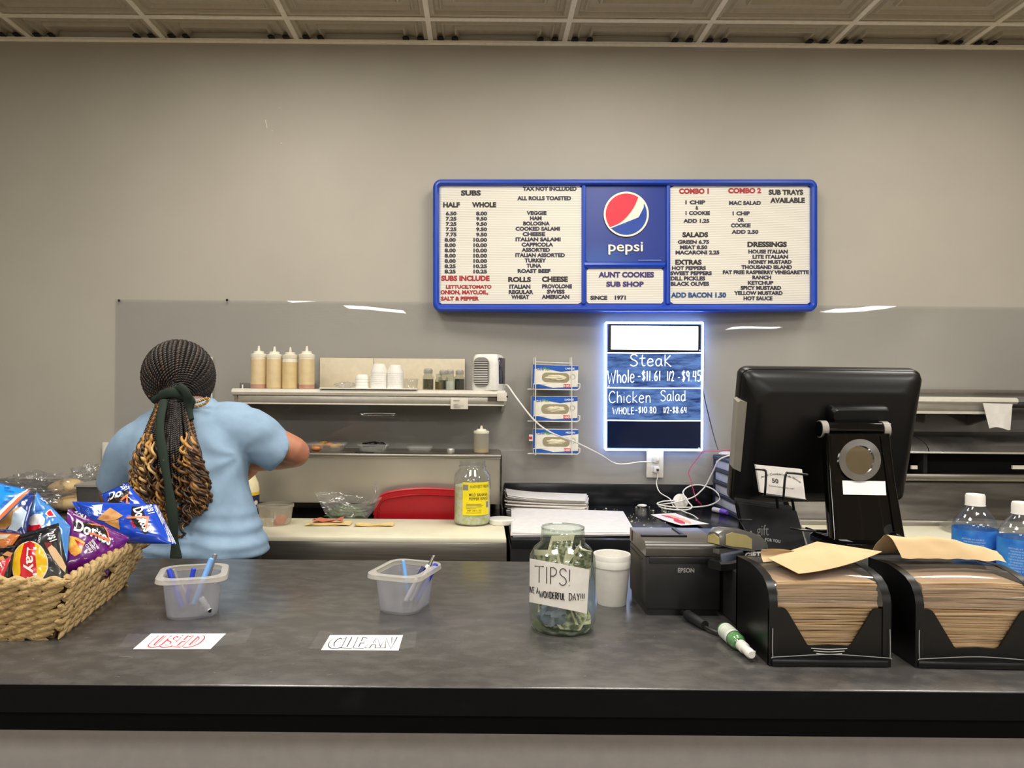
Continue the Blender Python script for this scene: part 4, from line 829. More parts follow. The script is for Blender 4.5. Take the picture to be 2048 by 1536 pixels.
cable('charger_cable', 'white cable from the drawer tower coiled loosely on the back counter', loop([(1462, 910, 3.2), (1438, 920, 3.22), (1425, 945, 3.25), (1412, 970, 3.27), (1402, 982, 3.27), (1385, 995, 3.27), (1350, 1005, 3.27), (1318, 1010, 3.27), (1330, 1017, 3.2), (1370, 1020, 3.18), (1384, 1014, 3.2), (1376, 1003, 3.24), (1366, 985, 3.29), (1378, 973, 3.32), (1400, 970, 3.33), (1425, 978, 3.3), (1439, 992, 3.27), (1436, 1002, 3.25), (1412, 1012, 3.22), (1360, 1015, 3.22), (1316, 1009, 3.24), (1325, 1003, 3.27), (1350, 1001, 3.29)]), .0032, m_cordw, 6)
cable('phone_cable', 'white cable dropping from the lower charger to the back counter', loop([(1316, 938, 3.36), (1315, 955, 3.36), (1313, 968, 3.365), (1320, 985, 3.34), (1340, 998, 3.30), (1347, 1012, 3.26), (1365, 1022, 3.16), (1385, 1030, 3.1), (1396, 1038, 3.05), (1401, 1045, 3.0)]), .0025, m_cordw, 6)
c = P(1361, 1000, 3.295); tag(one(xf(lathe([(.026, -.007), (.033, -.005), (.033, .005), (.026, .007)], 28), Matrix.Translation((c.x, c.y, ZB+.034)) @ Matrix.Rotation(1.25, 4, 'X')), m_white, 'white_puck'), 'round white charging puck leaning among the white cables', 'charger')
c = G(1441, 1022, ZB+.011); t = thing('marker_pen', 'stubby purple and grey marker lying by the drawer tower', 'marker', c)
d = Vector((.022, -.055, 0)); one(cyl(c-d*.75, c+d*.1, .011, 14), mat('marker_grey', (196, 194, 198), .4), 'barrel', t); one(cyl(c+d*.1, c+d*.75, .0125, 14, .009), mat('marker_purple', (112, 76, 186), .4), 'cap', t)
# curled flyer with a red pepper print
f0 = [(1301, 1029), (1350, 1026), (1418, 1055), (1362, 1058)]
q = [G(x, y, ZB+.002) for x, y in f0]
def fly(u, v, h):
    p = q[0]*(1-u)*(1-v)+q[1]*(1-u)*v+q[2]*u*v+q[3]*u*(1-v); p.z = ZB+.0015+.028*u*u*.5+h; return p
t = tag(one(slab(fly, 14, 8, .0008), mat('flyer_white', (232, 228, 224), .6), 'flyer'), 'white flyer printed with a red pepper curling on the back counter', 'flyer')
pep = [(.06, .3), (.2, .52), (.36, .52), (.46, .62), (.5, .5), (.6, .52), (.78, .42), (.93, .22), (.8, .16), (.62, .22), (.5, .32), (.42, .44), (.28, .34)]
one(mp(tri_fine(([(x, y, 0) for x, y in pep], [list(range(len(pep)))]), .1), lambda v: fly(v[0], v[1], .0013)), mat('pepper_red', (214, 42, 66), .5), 'pepper_print', t)
one(mp(tri_fine(([(x, y+.22, 0) for x, y in pep[:8]], [list(range(8))]), .1), lambda v: fly(v[0], min(.97, v[1]), .0011)), mat('pepper_pale', (236, 178, 150), .5), 'pale_print', t)
# paper stacks
m_pap = mat('paper_white', (224, 221, 218), .7); m_papw = mat('paper_warm', (206, 190, 172), .7)
def papers(name, label, quad, n, th, seed, jit, mats, lift=0):
    random.seed(seed); t = thing(name, label, 'paper', G(*quad[0], ZB)); mb = MB()
    for i in range(n):
        q = [G(x+random.uniform(-jit, jit), y+random.uniform(-jit, jit)*.4, ZB) for x, y in quad]; z = ZB+.0005+i*th
        def fn(u, v, h, q=q, z=z, i=i):
            p = q[0]*(1-u)*(1-v)+q[1]*u*(1-v)+q[2]*u*v+q[3]*(1-u)*v; return (p.x, p.y, z+h+lift*(1-u)**3*.4*(i/n)+.0006*math.sin(u*7+i))
        mb.add(slab(fn, 14, 4, th*.6), mats[i % len(mats)])
    mb.build('sheets', t); t['kind'] = 'stuff'; return t
papers('wrapping_paper', 'flat pile of large white wrapping sheets next to the prep table', [(1022, 1073), (1268, 1074), (1243, 1030), (1024, 1021)], 9, .0016, 2, 4, [m_pap])
papers('folded_paper', 'thick pile of folded white papers against the black backsplash', [(1012, 1022), (1173, 1025), (1176, 1012), (1010, 1008)], 11, .0052, 5, 3, [m_pap, m_pap, m_papw], .05)
mb = MB(); random.seed(9); m_crb = mat('crumb_cream', (206, 200, 178), .8)
for i in range(90):
    px, py = random.uniform(1190, 1350), random.uniform(1012, 1070); p = G(px, py, ZB)
    if px < 1268 and py > 1022 and px < 1240+(py-1022)*.6: continue
    r = random.choice((.0012, .0016, .0022, .0035)); mb.add(crumple((p.x, p.y, ZB+r*.5), r*1.3, r, r*.7, .3, 2, 8, 6, i), m_crb)
tag(mb.build('bread_crumbs'), 'cream crumbs scattered on the black back counter beside the flyer', 'crumbs', kind='stuff')
c = G(1284, 1014, ZB); tag(one(crumple((c.x, c.y, ZB+.006), .022, .012, .007, .15, 2, 20, 12, 4), m_white, 'bread_scrap'), 'small white scrap lying alone at the back of the black counter', 'scrap')
# ------------------------------------------------------------------ shelf and towel above the second prep table
t = thing('wall_shelf', 'metal wall shelf behind the register screen with a paper towel hanging', 'shelf', P(1800, 800, 3.41))
za, zb2 = P(1950, 795, 3.12).z, P(1950, 822, 3.12).z; x0, x1 = P(1560, 800, 3.12).x, P(2036, 800, 3.12).x
one(loft([[(x, 3.40, za), (x, 3.13, za), (x, 3.118, za-.006), (x, 3.116, za-.018), (x, 3.125, za-.026), (x, 3.40, za-.026)] for x in (x0, x1)]), m_shelf, 'shelf_board', t)
one(bx(x0+.02, x1-.04, 3.125, 3.14, zb2, za-.026, .002), m_alu, 'front_rail', t); one(bx(x0+.02, x1-.04, 3.128, 3.3, zb2-.014, zb2, .002), m_shelf, 'under_lip', t)
one(loft([[(x1+a, 3.13, za-.026), (x1+a, 3.40, za-.026), (x1+a, 3.40, za-.13), (x1+a, 3.15, za-.06)] for a in (-.03, -.012)]), m_alu, 'bracket', t)
one(bx(x0, 2.6, 3.385, 3.398, za+.018, za+.034, .002), mat('dark_rail', (112, 106, 98), .5), 'back_rail', t); one(bx(x1+.012, x1+.5, 3.2, 3.39, za-.045, za-.02, .002), m_blk, 'dark_end_bar', t)
A = [P(1964, 806, 3.108), P(2023, 808, 3.108), P(2018, 857, 3.108), P(1977, 857, 3.108)]
def towel(u, v, h):
    p = A[0]*(1-u)*(1-v)+A[1]*u*(1-v)+A[2]*u*v+A[3]*(1-u)*v; f = abs(u-.62); return (p.x, p.y-.004-.010*v*(1-min(1, f*2))-h, p.z+.006*math.sin(u*5)*v)
tag(one(slab(towel, 16, 10, .0015), mat('towel_white', (216, 212, 204), .85), 'paper_towel'), 'white paper towel hanging from the metal shelf behind the register', 'paper towel')
m_cv = film('clear_cover', (252, 252, 252), .16, (232, 232, 228), .08, .4, .08)
c = P(1985, 1030, 2.80); c.z = ZB
t = tag(one(lathe([(.165, 0), (.17, .004), (.172, .016), (.15, .024), (.145, .03), (.001, .032)], 40, True, True), m_cv, 'clear_tray_cover', None, Matrix.Translation(c) @ Matrix.Scale(1, 4)), 'clear plastic tray cover on the white board behind the water bottles', 'tray cover')
# ------------------------------------------------------------------ wicker basket and snack bags
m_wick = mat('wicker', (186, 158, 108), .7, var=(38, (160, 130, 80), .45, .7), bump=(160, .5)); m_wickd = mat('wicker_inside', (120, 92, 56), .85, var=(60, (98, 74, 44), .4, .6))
bot = [(-.715, 1.248), (-.762, 1.567), (-1.07, 1.56), (-1.09, 1.242)]; top = [(-.690, 1.232), (-.722, 1.588), (-1.10, 1.585), (-1.12, 1.226)]; BH = .100
t = thing('wicker_basket', 'shallow woven straw basket full of snack bags on the counter', 'basket', (-.94, 1.4, ZC))
def side(i, s, k):                     # a point on basket side i at fraction s, height k
    a, b, c_, d = bot[i], bot[(i+1) % 4], top[i], top[(i+1) % 4]
    x0, y0 = a[0]+(c_[0]-a[0])*k, a[1]+(c_[1]-a[1])*k; x1, y1 = b[0]+(d[0]-b[0])*k, b[1]+(d[1]-b[1])*k
    return Vector((x0+(x1-x0)*s, y0+(y1-y0)*s, ZC+.001+BH*k))
hole = lambda i, s, k: i in (0, 2) and .40 < s < .62 and .48 < k < .86
mb = MB()
for i in range(4):
    n = Vector((side(i, 1, .5)-side(i, 0, .5))).cross(Vector((0, 0, 1))).normalized()
    for a in range(24):
        for b in range(14):
            if hole(i, (a+.5)/24, (b+.5)/14): continue
            q = [side(i, a/24, b/14), side(i, (a+1)/24, b/14), side(i, (a+1)/24, (b+1)/14), side(i, a/24, (b+1)/14)]
            q += [p-n*.006 for p in q]; mb.add((q, [[0, 1, 2, 3], [7, 6, 5, 4], [0, 4, 5, 1], [1, 5, 6, 2], [2, 6, 7, 3], [3, 7, 4, 0]]), m_wickd)
mb.add(([side(i, 0, .01) for i in range(4)], [[0, 1, 2, 3]]), m_wickd); mb.build('lining', t)
random.seed(21); mb = MB(); ROWS = 8
for r in range(ROWS):
    for i in range(4):
        L = (side(i, 1, 0)-side(i, 0, 0)).length; n = max(4, int(L/.030)); nrm = Vector((side(i, 1, .5)-side(i, 0, .5))).cross(Vector((0, 0, 1))).normalized()
        for j in range(n):
            for lay in (0, 1):
                s = (j+.5*lay+(.25 if r % 2 else 0)+random.uniform(-.1, .1))/n; k = (r+.5)/ROWS+(.012 if lay else -.012)*2
                if hole(i, s, (r+.5)/ROWS) or s < -.006 or s > 1.006: continue
                c = side(i, s, k)+nrm*(.006+.0015*lay); tx = (side(i, 1, k)-side(i, 0, k)).normalized(); a = (.34 if lay else -.34)*random.uniform(.7, 1.2); up = Vector((0, 0, 1))
                ex = tx*math.cos(a)+up*math.sin(a); M = frame(c, ex, nrm.cross(ex)); l = .024*random.uniform(.85, 1.2)
                mb.add(loft([[(x*l, w*math.cos(2*PI*q/6), w*.75*math.sin(2*PI*q/6)) for q in range(6)] for x, w in ((-1, .001), (-.6, .0052), (-.1, .0068), (.5, .0056), (1, .0012))]), m_wick, M)
mb.build('woven_side', t, smooth=60)
pts = []
for i in range(4): pts += [side(i, s/8, 1.0) for s in range(8)]
mb = MB(); n = len(pts)*7; P0 = lambda f: pts[int(f) % len(pts)].lerp(pts[(int(f)+1) % len(pts)], f-int(f))
for ph in (0, PI): mb.add(tube([P0(len(pts)*a/n)+Vector((.004*math.cos(a*.8+ph), .004*math.cos(a*.8+ph)*.5, .004*math.sin(a*.8+ph))) for a in range(n+1)], .0062, 6), m_wick)
for i in (0, 2): mb.add(tube([side(i, .40+.22*s/6, .88)+Vector((.006, 0, 0)) for s in range(7)], .0075, 8), m_wick)
mb.build('braided_rim', t, smooth=60)
def inv_bilinear(q, px, py):
    u = v = .5
    for _ in range(12):
        x = q[0][0]*(1-u)*(1-v)+q[1][0]*u*(1-v)+q[2][0]*u*v+q[3][0]*(1-u)*v-px; y = q[0][1]*(1-u)*(1-v)+q[1][1]*u*(1-v)+q[2][1]*u*v+q[3][1]*(1-u)*v-py
        a = (q[1][0]-q[0][0])*(1-v)+(q[2][0]-q[3][0])*v; b = (q[3][0]-q[0][0])*(1-u)+(q[2][0]-q[1][0])*u; c = (q[1][1]-q[0][1])*(1-v)+(q[2][1]-q[3][1])*v; d = (q[3][1]-q[0][1])*(1-u)+(q[2][1]-q[1][1])*u
        D = a*d-b*c
        if abs(D) < 1e-9: break
        u -= (x*d-b*y)/D; v -= (a*y-x*c)/D
    return u, v
class Bag:
    """a filled pillow bag over four corners BL, BR, TR, TL given as (px, py, depth)"""
    def __init__(s, label, quad, T, m, seed=0, crimp='v'):
        s.q = quad; s.c = [P(*k) for k in quad]; s.T = T; s.seed = seed; s.crimp = crimp
        s.n = (s.c[1]-s.c[0]).cross(s.c[3]-s.c[0]).normalized()
        if s.n.y > 0: s.n = -s.n
        s.t = thing('chip_bag', label, 'snack bag', (s.c[0]+s.c[1])/2, 'snack bags in the basket')
        mb = MB(); mb.add(grid(lambda u, v: s.S(u, v), 40, 40), m); mb.add(grid(lambda u, v: s.S(u, v, 0, -1), 40, 40), m); mb.build('bag_body', s.t, smooth=70)
        s.pr = MB()
    def S(s, u, v, off=0, sg=1):
        c = s.c; p = c[0]*(1-u)*(1-v)+c[1]*u*(1-v)+c[2]*u*v+c[3]*(1-u)*v
        a, b = (u, v) if s.crimp == 'v' else (v, u)
        fu = max(0, 1-abs(2*a-1)**2.4)**.6; e = max(0, min(1, (b-.05)/.9)); fv = max(0, 1-abs(2*e-1)**3)**.7; f = fu*fv
        w = noise.fractal(Vector((u*3+s.seed, v*3, sg)), 1, 2, 3)*.35+.5*abs(noise.noise(Vector((a*7+s.seed*3, b*2.2, sg*2))))*(.25+abs(2*b-1))
        d = s.T*(f*(1+.45*w)+.10*w*(1-f))
        if b < .05 or b > .95: d += .0012*math.sin(b*700)
        return p+s.n*(sg*d+off+(.0004*sg))
    def D(s, px, py, off=.0009): u, v = inv_bilinear([(k[0], k[1]) for k in s.q], px, py); return s.S(min(1, max(0, u)), min(1, max(0, v)), off)
    def poly(s, pts, m, off=.0009): s.pr.add(mp(tri_fine(([(x, y, 0) for x, y in pts], [list(range(len(pts)))]), 5), lambda v: s.D(v[0], v[1], off)), m)
    def text(s, w, o, x, y, m, bold=.03, off=.0016): s.pr.add(mp(text(w, bold), lambda v: s.D(o[0]+x[0]*v.x+y[0]*v.y, o[1]+x[1]*v.x+y[1]*v.y, off)), m)
    def done(s):
        if s.pr.F: s.pr.build('printed_design', s.t, fixn=False)
def foil(name, c, r=.22): return mat(name, c, r, coat=.5, spec=.6)
fw = mat('print_white', (232, 230, 228), .3); fo = mat('print_orange', (224, 110, 60), .3); fr_ = foil('print_red', (200, 24, 40)); fk = foil('print_black', (16, 14, 18)); fy = foil('print_yellow', (236, 190, 24)); fc = mat('print_chip', (200, 146, 76), .4, var=(60, (178, 118, 54), .4, .7)); fcr = mat('print_cream', (226, 214, 190), .4)
ell = lambda x, y, a, b, n=28: [(x+a*math.cos(2*PI*i/n), y+b*math.sin(2*PI*i/n)) for i in range(n)]
def nacho(B, pts): B.poly(pts, fc, .0012)
b = Bag('blue tortilla chip bag standing highest beside the long hair of the clerk', [(226, 1062, 1.60), (322, 1040, 1.60), (254, 966, 1.63), (203, 989, 1.63)], .018, foil('bag_blue', (14, 66, 184)), 3)
b.poly([(222, 996), (262, 980), (268, 1004), (226, 1012)], fk); b.text('Do', (224, 1006), (28, -10), (-3, -19), fw); b.poly([(250, 1003), (263, 990), (266, 1012), (262, 1012), (261, 998), (253, 1006)], fo, .0018); b.text('2/$1', (240, 975), (14, 10), (8, -8), fw); b.done()
b = Bag('blue tortilla chip bag overhanging the basket corner, triangle chips pictured', [(188, 1086, 1.52), (352, 1088, 1.50), (313, 1009, 1.55), (144, 1003, 1.55)], .02, foil('bag_blue', (14, 66, 184)), 7, 'u')
b.poly([(346, 1086), (351, 1086), (314, 1011), (308, 1010)], mat('seam_silver', (206, 206, 214), .25, .4)); nacho(b, [(206, 1041), (229, 1017), (244, 1025), (258, 1034), (246, 1042), (226, 1046)]); nacho(b, [(222, 1047), (250, 1042), (252, 1062), (240, 1056)])
b.poly([(270, 1014), (288, 1012), (312, 1062), (300, 1070), (288, 1052), (276, 1048)], fk); b.text('Doritos', (274, 1020), (25, 47), (16, -7), fw); b.poly([(264, 1036), (306, 1034), (304, 1058), (300, 1056), (302, 1038), (268, 1040)], fo, .002)
b.text('RANCH', (272, 1046), (7, 14), (5, -3), fr_); b.text('2/$1', (294, 1012), (8, 18), (10, -4), fw); b.poly([(190, 1012), (212, 1010), (214, 1030), (206, 1022)], mat('print_glint', (196, 212, 240), .2)); b.text('CRUNCH', (178, 1022), (10, 14), (7, -5), mat('print_pale_blue', (120, 160, 220), .3), 0); b.done()
b = Bag('purple tortilla chip bag with flames leaning over the basket rim', [(117, 1152, 1.36), (214, 1152, 1.43), (259, 1074, 1.49), (136, 1016, 1.42)], .022, foil('bag_purple', (104, 20, 116)), 5)
b.poly([(140, 1046), (170, 1048), (206, 1052), (206, 1092), (192, 1096), (172, 1074), (140, 1068)], fk); b.text('Doritos', (139, 1066), (66, 33), (7, -24), fw); b.poly([(168, 1052), (206, 1051), (205, 1086), (202, 1084), (202, 1055), (172, 1056)], fo, .002); b.poly([(163, 1071), (206, 1085), (204, 1090), (166, 1076)], fo, .0021)
b.poly([(124, 1072), (134, 1076), (146, 1082), (158, 1092), (154, 1100), (150, 1112), (140, 1118), (134, 1112), (128, 1098)], mat('print_flame', (226, 140, 40), .4, var=(90, (238, 196, 80), .4, .6))); b.poly([(140, 1084), (154, 1094), (150, 1106), (146, 1098)], fr_, .0013)
for i, w in enumerate(('SPICY', 'SWEET', 'CHILI')): b.text(w, (171-4-i*5, 1089+i*4), (10, 16), (4, -3.2), fw)
b.text('2/$1', (146, 1026), (20, 14), (4, -9), fw); b.text('PREPRICED', (142, 1032), (22, 12), (2, -4), fw, 0); b.done()
b = Bag('light blue ridged chip bag with white dip picture and pointed top', [(38, 1112, 1.335), (134, 1122, 1.345), (141, 1052, 1.40), (73, 983, 1.40)], .018, foil('bag_light_blue', (64, 132, 204)), 9)
b.poly([(58, 1052), (62, 1040), (74, 1035), (88, 1036), (96, 1046), (94, 1058), (76, 1064)], fw); b.poly([(42, 1069), (60, 1058), (86, 1058), (90, 1064), (74, 1068)], fr_, .0014); b.poly([(96, 1036), (103, 1020), (116, 1038), (104, 1043)], fw, .0012); b.poly([(99, 1034), (104, 1024), (112, 1037), (104, 1040)], fr_, .0016)
b.text('2/$1', (80, 1000), (22, 14), (3, -11), fw); b.poly([(72, 1020), (90, 1016), (96, 1026), (78, 1030)], mat('print_mid_blue', (34, 96, 180), .3)); b.done()
b = Bag('plain mid blue snack bag mostly hidden behind the dark blue chip bag', [(-150, 1150, 1.39), (22, 1150, 1.40), (24, 1046, 1.44), (-150, 1036, 1.44)], .022, foil('bag_mid_blue', (24, 84, 176)), 29); b.done()
b = Bag('dark blue chip bag showing a golden chip and a cup of dip', [(-34, 1092, 1.30), (50, 1080, 1.31), (68, 988, 1.36), (-44, 984, 1.36)], .016, foil('bag_navy', (20, 48, 128)), 12)
b.poly([(0, 1036), (14, 1026), (34, 1024), (48, 1020), (36, 1034), (30, 1056), (18, 1066), (0, 1066)], fc); b.poly([(34, 1034), (48, 1020), (57, 1028), (50, 1056), (38, 1068), (22, 1066), (30, 1056)], mat('print_ice', (190, 208, 222), .3), .0012); b.poly([(20, 1022), (32, 1020), (30, 1025), (18, 1028)], fr_, .0012); b.poly(ell(52, 1012, 4, 5, 10), fw, .0012); b.done()
b = Bag('orange topped snack bag squeezed between the basket rim bags', [(-36, 1104, 1.283), (20, 1098, 1.285), (42, 1068, 1.30), (-34, 1062, 1.30)], .010, foil('bag_orange', (222, 128, 62)), 15); b.poly([(0, 1072), (26, 1070), (20, 1080), (0, 1084)], fcr); b.done()
b = Bag('bright blue bag lying across the top with printed nutrition box', [(-150, 1012, 1.27), (-8, 1050, 1.25), (63, 982, 1.30), (-76, 950, 1.32)], .014, foil('bag_sky', (16, 132, 222)), 17)
b.poly([(-6, 1048), (62, 982), (57, 981), (-10, 1044)], fo); b.poly([(-8, 1045), (58, 981), (55, 980), (-12, 1042)], fw, .0014); b.text('140', (14, 984), (10, -2), (0, -6), mat('print_dark_blue', (10, 50, 120), .3)); b.text('CALORIES', (14, 990), (18, 3), (0, -4), MATS['print_dark_blue'], 0); b.text('INGREDIENTS CORN OIL SALT', (6, 1022), (44, -34), (-2, -4), MATS['print_dark_blue'], 0); b.text('8', (-3, 1006), (5, 2), (0, -9), fw); b.done()
b = Bag('red and black snack bag cut by the picture edge, orange chips pictured', [(-44, 1205, 1.258), (16, 1205, 1.262), (31, 1090, 1.285), (-34, 1096, 1.28)], .012, foil('bag_dark', (26, 16, 18)), 19)
b.poly([(-20, 1125), (18, 1118), (26, 1110), (24, 1120), (14, 1150), (12, 1160), (-20, 1160)], fr_); nacho(b, [(10, 1110), (18, 1103), (28, 1106), (24, 1114)]); nacho(b, [(2, 1116), (12, 1112), (16, 1120), (6, 1122)]); b.text('A', (2, 1134), (10, 2), (2, -10), fw); b.done()
b = Bag('black potato chip bag with yellow sun logo at the basket front', [(16, 1215, 1.272), (150, 1215, 1.272), (117, 1046, 1.30), (26, 1074, 1.30)], .018, foil('bag_black', (20, 18, 19), .3), 23)
b.poly(ell(69.5, 1128, 37.5, 45), fcr, .001); b.poly(ell(69.5, 1128, 35.5, 43), fy, .0013); rb = [(58, 1088), (70, 1083), (80, 1088), (84, 1104), (85, 1128), (88, 1162), (86, 1178), (52, 1178), (50, 1166), (55, 1146), (54, 1120)]
b.poly(rb, fr_, .0016); b.text("Lay's", (60, 1096), (1, 72), (27, -1), fw, .02, .0022); b.text('2/$1', (98, 1068), (8, 18), (13, -6), fw); b.text('PRICED', (84, 1068), (3, 20), (4, -1), fw, 0)
b.poly([(104, 1096), (110, 1090), (118, 1098), (128, 1116), (134, 1134), (134, 1146), (124, 1132), (112, 1112)], mat('print_potato', (206, 172, 130), .4)); b.poly([(98, 1086), (112, 1086), (110, 1092), (104, 1098)], mat('print_dark_red', (112, 16, 24), .4), .0012); b.done()
# ------------------------------------------------------------------ pen tubs
m_frost = film('tub_frosted', (249, 249, 251), .40, (208, 208, 212), .05, .30, .2); m_rimf = film('tub_rim', (248, 248, 246), .62, (226, 222, 212), .06, .3, .2)
def tub(label, px, py, hx, hy, rot, h):
    c = G(px, py, ZC); t = thing('plastic_tub', label, 'tub', M=Matrix.Translation(c) @ Matrix.Rotation(rot, 4, 'Z'))
    R = lambda k, z, e=0: [(a, b_, z) for a, b_ in rrect(hx*k+e, hy*k+e, .026, 6)]
    one(loft([R(.80, 0), R(.84, .003), R(.955, h-.012), R(.96, h-.011), R(.945, h-.011), R(.83, .005)], False, True), m_frost, 'tub_body', t, local=True)
    one(loft([R(.945, h-.010), R(.96, h-.011, .008), R(.97, h-.010, .0115), R(.97, h-.002, .0105), R(.96, h, .006), R(.945, h-.001)], False, False), m_rimf, 'rim', t, local=True)
    return c
def pen(label, a, bq, r, m, tip=None, cap=None):
    a, bq = Vector(a), Vector(bq); d = (a-bq); t = thing('pen', label, 'pen', bq, 'pens in the plastic tubs')
    one(cyl(bq+d*.12, a-d*.02, r, 12), m, 'barrel', t); one(cyl(bq, bq+d*.12, r*.25, 10, r*.9), tip or mat('pen_tip', (150, 150, 156), .3, .5), 'tip', t)
    one(cyl(a-d*.02, a, r*.85, 12, r*.6) if not cap else cyl(a-d*.30, a, r*1.15, 12, r), cap or m, 'end_cap', t)
pb, plb, pg, pw, pnv = mat('pen_blue', (44, 66, 196), .3), mat('pen_light_blue', (120, 172, 232), .3), mat('pen_grey', (132, 132, 134), .3, .3), mat('pen_white', (214, 214, 216), .35), mat('pen_navy', (26, 32, 84), .3)
c = tub('frosted plastic tub of pens behind the card lettered in red', 386, 1226, .053, .050, .28, .080); T1 = c
def inp(c, px, py, dy, z=None):
    Y = c.y+dy; p = P(px, py, Y); 
    if z is not None: p.z = z
    return p
pen('royal blue pen at the near corner of the tub by the red lettering', inp(c, 337, 1137, -.005), inp(c, 366, 1228, -.012, ZC+.006), .0050, pb); pen('grey pen next to the royal blue pen in the same tub', inp(c, 347, 1138, .012), inp(c, 374, 1226, 0, ZC+.006), .0045, pg)
pen('royal blue pen leaning in the middle of the tub by the red lettering', inp(c, 388, 1136, .015), inp(c, 370, 1222, .008, ZC+.006), .0046, pb); pen('light blue pen leaning out high over the tub rim', inp(c, 424, 1116, .02), inp(c, 382, 1226, -.004, ZC+.006), .0054, plb); pen('tall grey pen behind the light blue pen', inp(c, 431, 1107, .03), inp(c, 396, 1220, .012, ZC+.006), .0045, pg)
pen('white pen with black grip low in the tub by the red lettering', inp(c, 352, 1155, .02), inp(c, 380, 1200, .026, ZC+.012), .0042, pw, pnv, mat('pen_black', (16, 16, 18), .3)); pen('white capped pen lying at the bottom of the used pen tub', inp(c, 402, 1212, -.018, ZC+.034), inp(c, 421, 1232, -.028, ZC+.010), .0055, pw, MATS['pen_black'])
c = tub('frosted plastic tub of pens behind the grey lettered card', 810, 1214, .046, .062, -.32, .078)
pen('light blue pen standing alone in the tub behind the grey lettering', inp(c, 806, 1120, .03), inp(c, 818, 1215, .016, ZC+.006), .0042, plb); pen('navy and white click pen in the tub behind the grey lettering', inp(c, 848, 1134, .012), inp(c, 806, 1222, -.014, ZC+.006), .0048, pw, None, pnv)
pen('plain white pen in the tub behind the grey lettering', inp(c, 857, 1130, .018), inp(c, 815, 1220, -.008, ZC+.006), .0050, pw); pen('tall chrome pen rising above the rim', inp(c, 868, 1111, .03), inp(c, 824, 1218, .0, ZC+.006), .0038, mat('pen_chrome', (150, 148, 144), .2, .9)); pen('royal blue pen at the far end of the tub behind the grey lettering', inp(c, 873, 1127, .02), inp(c, 830, 1210, -.004, ZC+.006), .0050, pb)
# ------------------------------------------------------------------ lettered cards taped to the counter
m_card = mat('card_white', (226, 222, 214), .6); m_tape = film('clear_tape', (255, 255, 255), .05, (236, 236, 236), .02, .06, .2)
def card(word, label, quad, m_out, m_in, box, tq, tl, ro, ri):
    q = [G(x, y, ZC) for x, y in quad]
    def bil(q, u, v, z): p = q[0]*(1-u)*(1-v)+q[1]*u*(1-v)+q[2]*u*v+q[3]*(1-u)*v; return Vector((p.x, p.y, z))
    o = tag(one(slab(lambda u, v, h: bil(q, u, v, ZC+.0004+h), 6, 2, .0005), m_card, 'lettered_card'), label, 'card')
    W = (q[1]-q[0]).length; H = (q[3]-q[0]).length; x0, y0, w, h = box
    for r, m, z in ((ro, m_out, .0011), (ri, m_in, .0016)):
        mb = MB()
        for p in strokes(word, w, h): mb.add(mp(tube([(W*(x0+a), H*(y0+b_), 0) for a, b_ in p], r, 8), lambda v: bil(q, v[0]/W, v[1]/H, ZC+z+v[2]*.06)), m)
        mb.build('hand_lettering', o)
    for k, tqd in enumerate(tq):
        qq = [G(x, y, ZC) for x, y in tqd]; tag(one(grid(lambda u, v: bil(qq, u, v, ZC+.0024+.0008*math.sin(u*25)*v), 24, 4), m_tape, 'clear_tape'), tl[k], 'tape')
card('USED', 'white card with red outlined letters reading used, before the fuller tub', [(266, 1299), (421, 1299), (452, 1268), (302, 1268)], mat('marker_red', (206, 44, 62), .6), mat('card_white_inner', (232, 226, 220), .6), (.16, .14, .60, .70), [[(238, 1297), (300, 1297), (318, 1272), (256, 1270)], [(428, 1296), (492, 1288), (506, 1258), (446, 1272)]], ['clear tape across the outer end of the red lettered card', 'peeling clear tape at the inner end of the red lettered card'], .0054, .0034)
card('CLEAN', 'white card with grey outlined letters reading clean, before the open tub', [(642, 1301), (797, 1302), (806, 1271), (660, 1271)], mat('marker_black', (44, 44, 50), .6), mat('letter_fill', (214, 218, 220), .6), (.08, .14, .84, .70), [[(618, 1300), (650, 1300), (668, 1268), (640, 1264)], [(796, 1303), (830, 1296), (834, 1266), (804, 1268)]], ['clear tape over the outer end of the grey lettered card', 'clear tape over the inner end of the grey lettered card'], .0052, .0037)
# ------------------------------------------------------------------ tip jar
c = G(1124, 1254, ZC); R = 66.5*c.y/F; h = .180; L = Matrix.Translation(c); cxj = 1124
t = thing('tip_jar', 'clear glass jar of dollar bills with handwritten tips note', 'jar', c)
m_jar = film('jar_glass', (243, 248, 242), .012, (220, 230, 210), .055, .55, .015, 2.6)
pr = [(R*.86, 0), (R*.93, .003), (R, .018), (R, .118), (R*.97, .130), (R*.86, .143), (R*.70, .151), (R*.655, .154), (R*.67, .157), (R*.67, .160), (R*.645, .162), (R*.66, .166), (R*.645, .169), (R*.64, .178), (R*.62, h)]
one(lathe(pr, 56, True, False), m_jar, 'glass_body', t, L, smooth=60); one(lathe([(r-.003, z+.002) for r, z in pr[1:]], 56, True, False), film('jar_glass_inner', (250, 252, 249), .006, (220, 230, 210), .02, .25, .02, 3), 'inner_wall', t, L, smooth=60)
one(lathe([(R*.62, h), (R*.65, h+.001), (R*.64, h-.003)], 56, False, False), film('jar_rim', (236, 242, 236), .1, (220, 226, 220), .25, .4, .02), 'lip', t, L)
one(lathe([(R*.84, .0035), (R*.90, .005), (R*.905, .007), (R*.3, .0065), (.001, .006)], 40, False, False), film('jar_base', (214, 230, 190), .18, (190, 206, 150), .15, .4, .05), 'thick_base', t, L)
def J(px, py, o=.0008):               # onto the jar wall facing the room
    s = max(-.995, min(.995, (px-cxj)/66.5)); a = math.asin(s); p = P(px, py, c.y-R*math.cos(a)); return Vector((c.x+(R+o)*math.sin(a), c.y-(R+o)*math.cos(a), p.z))
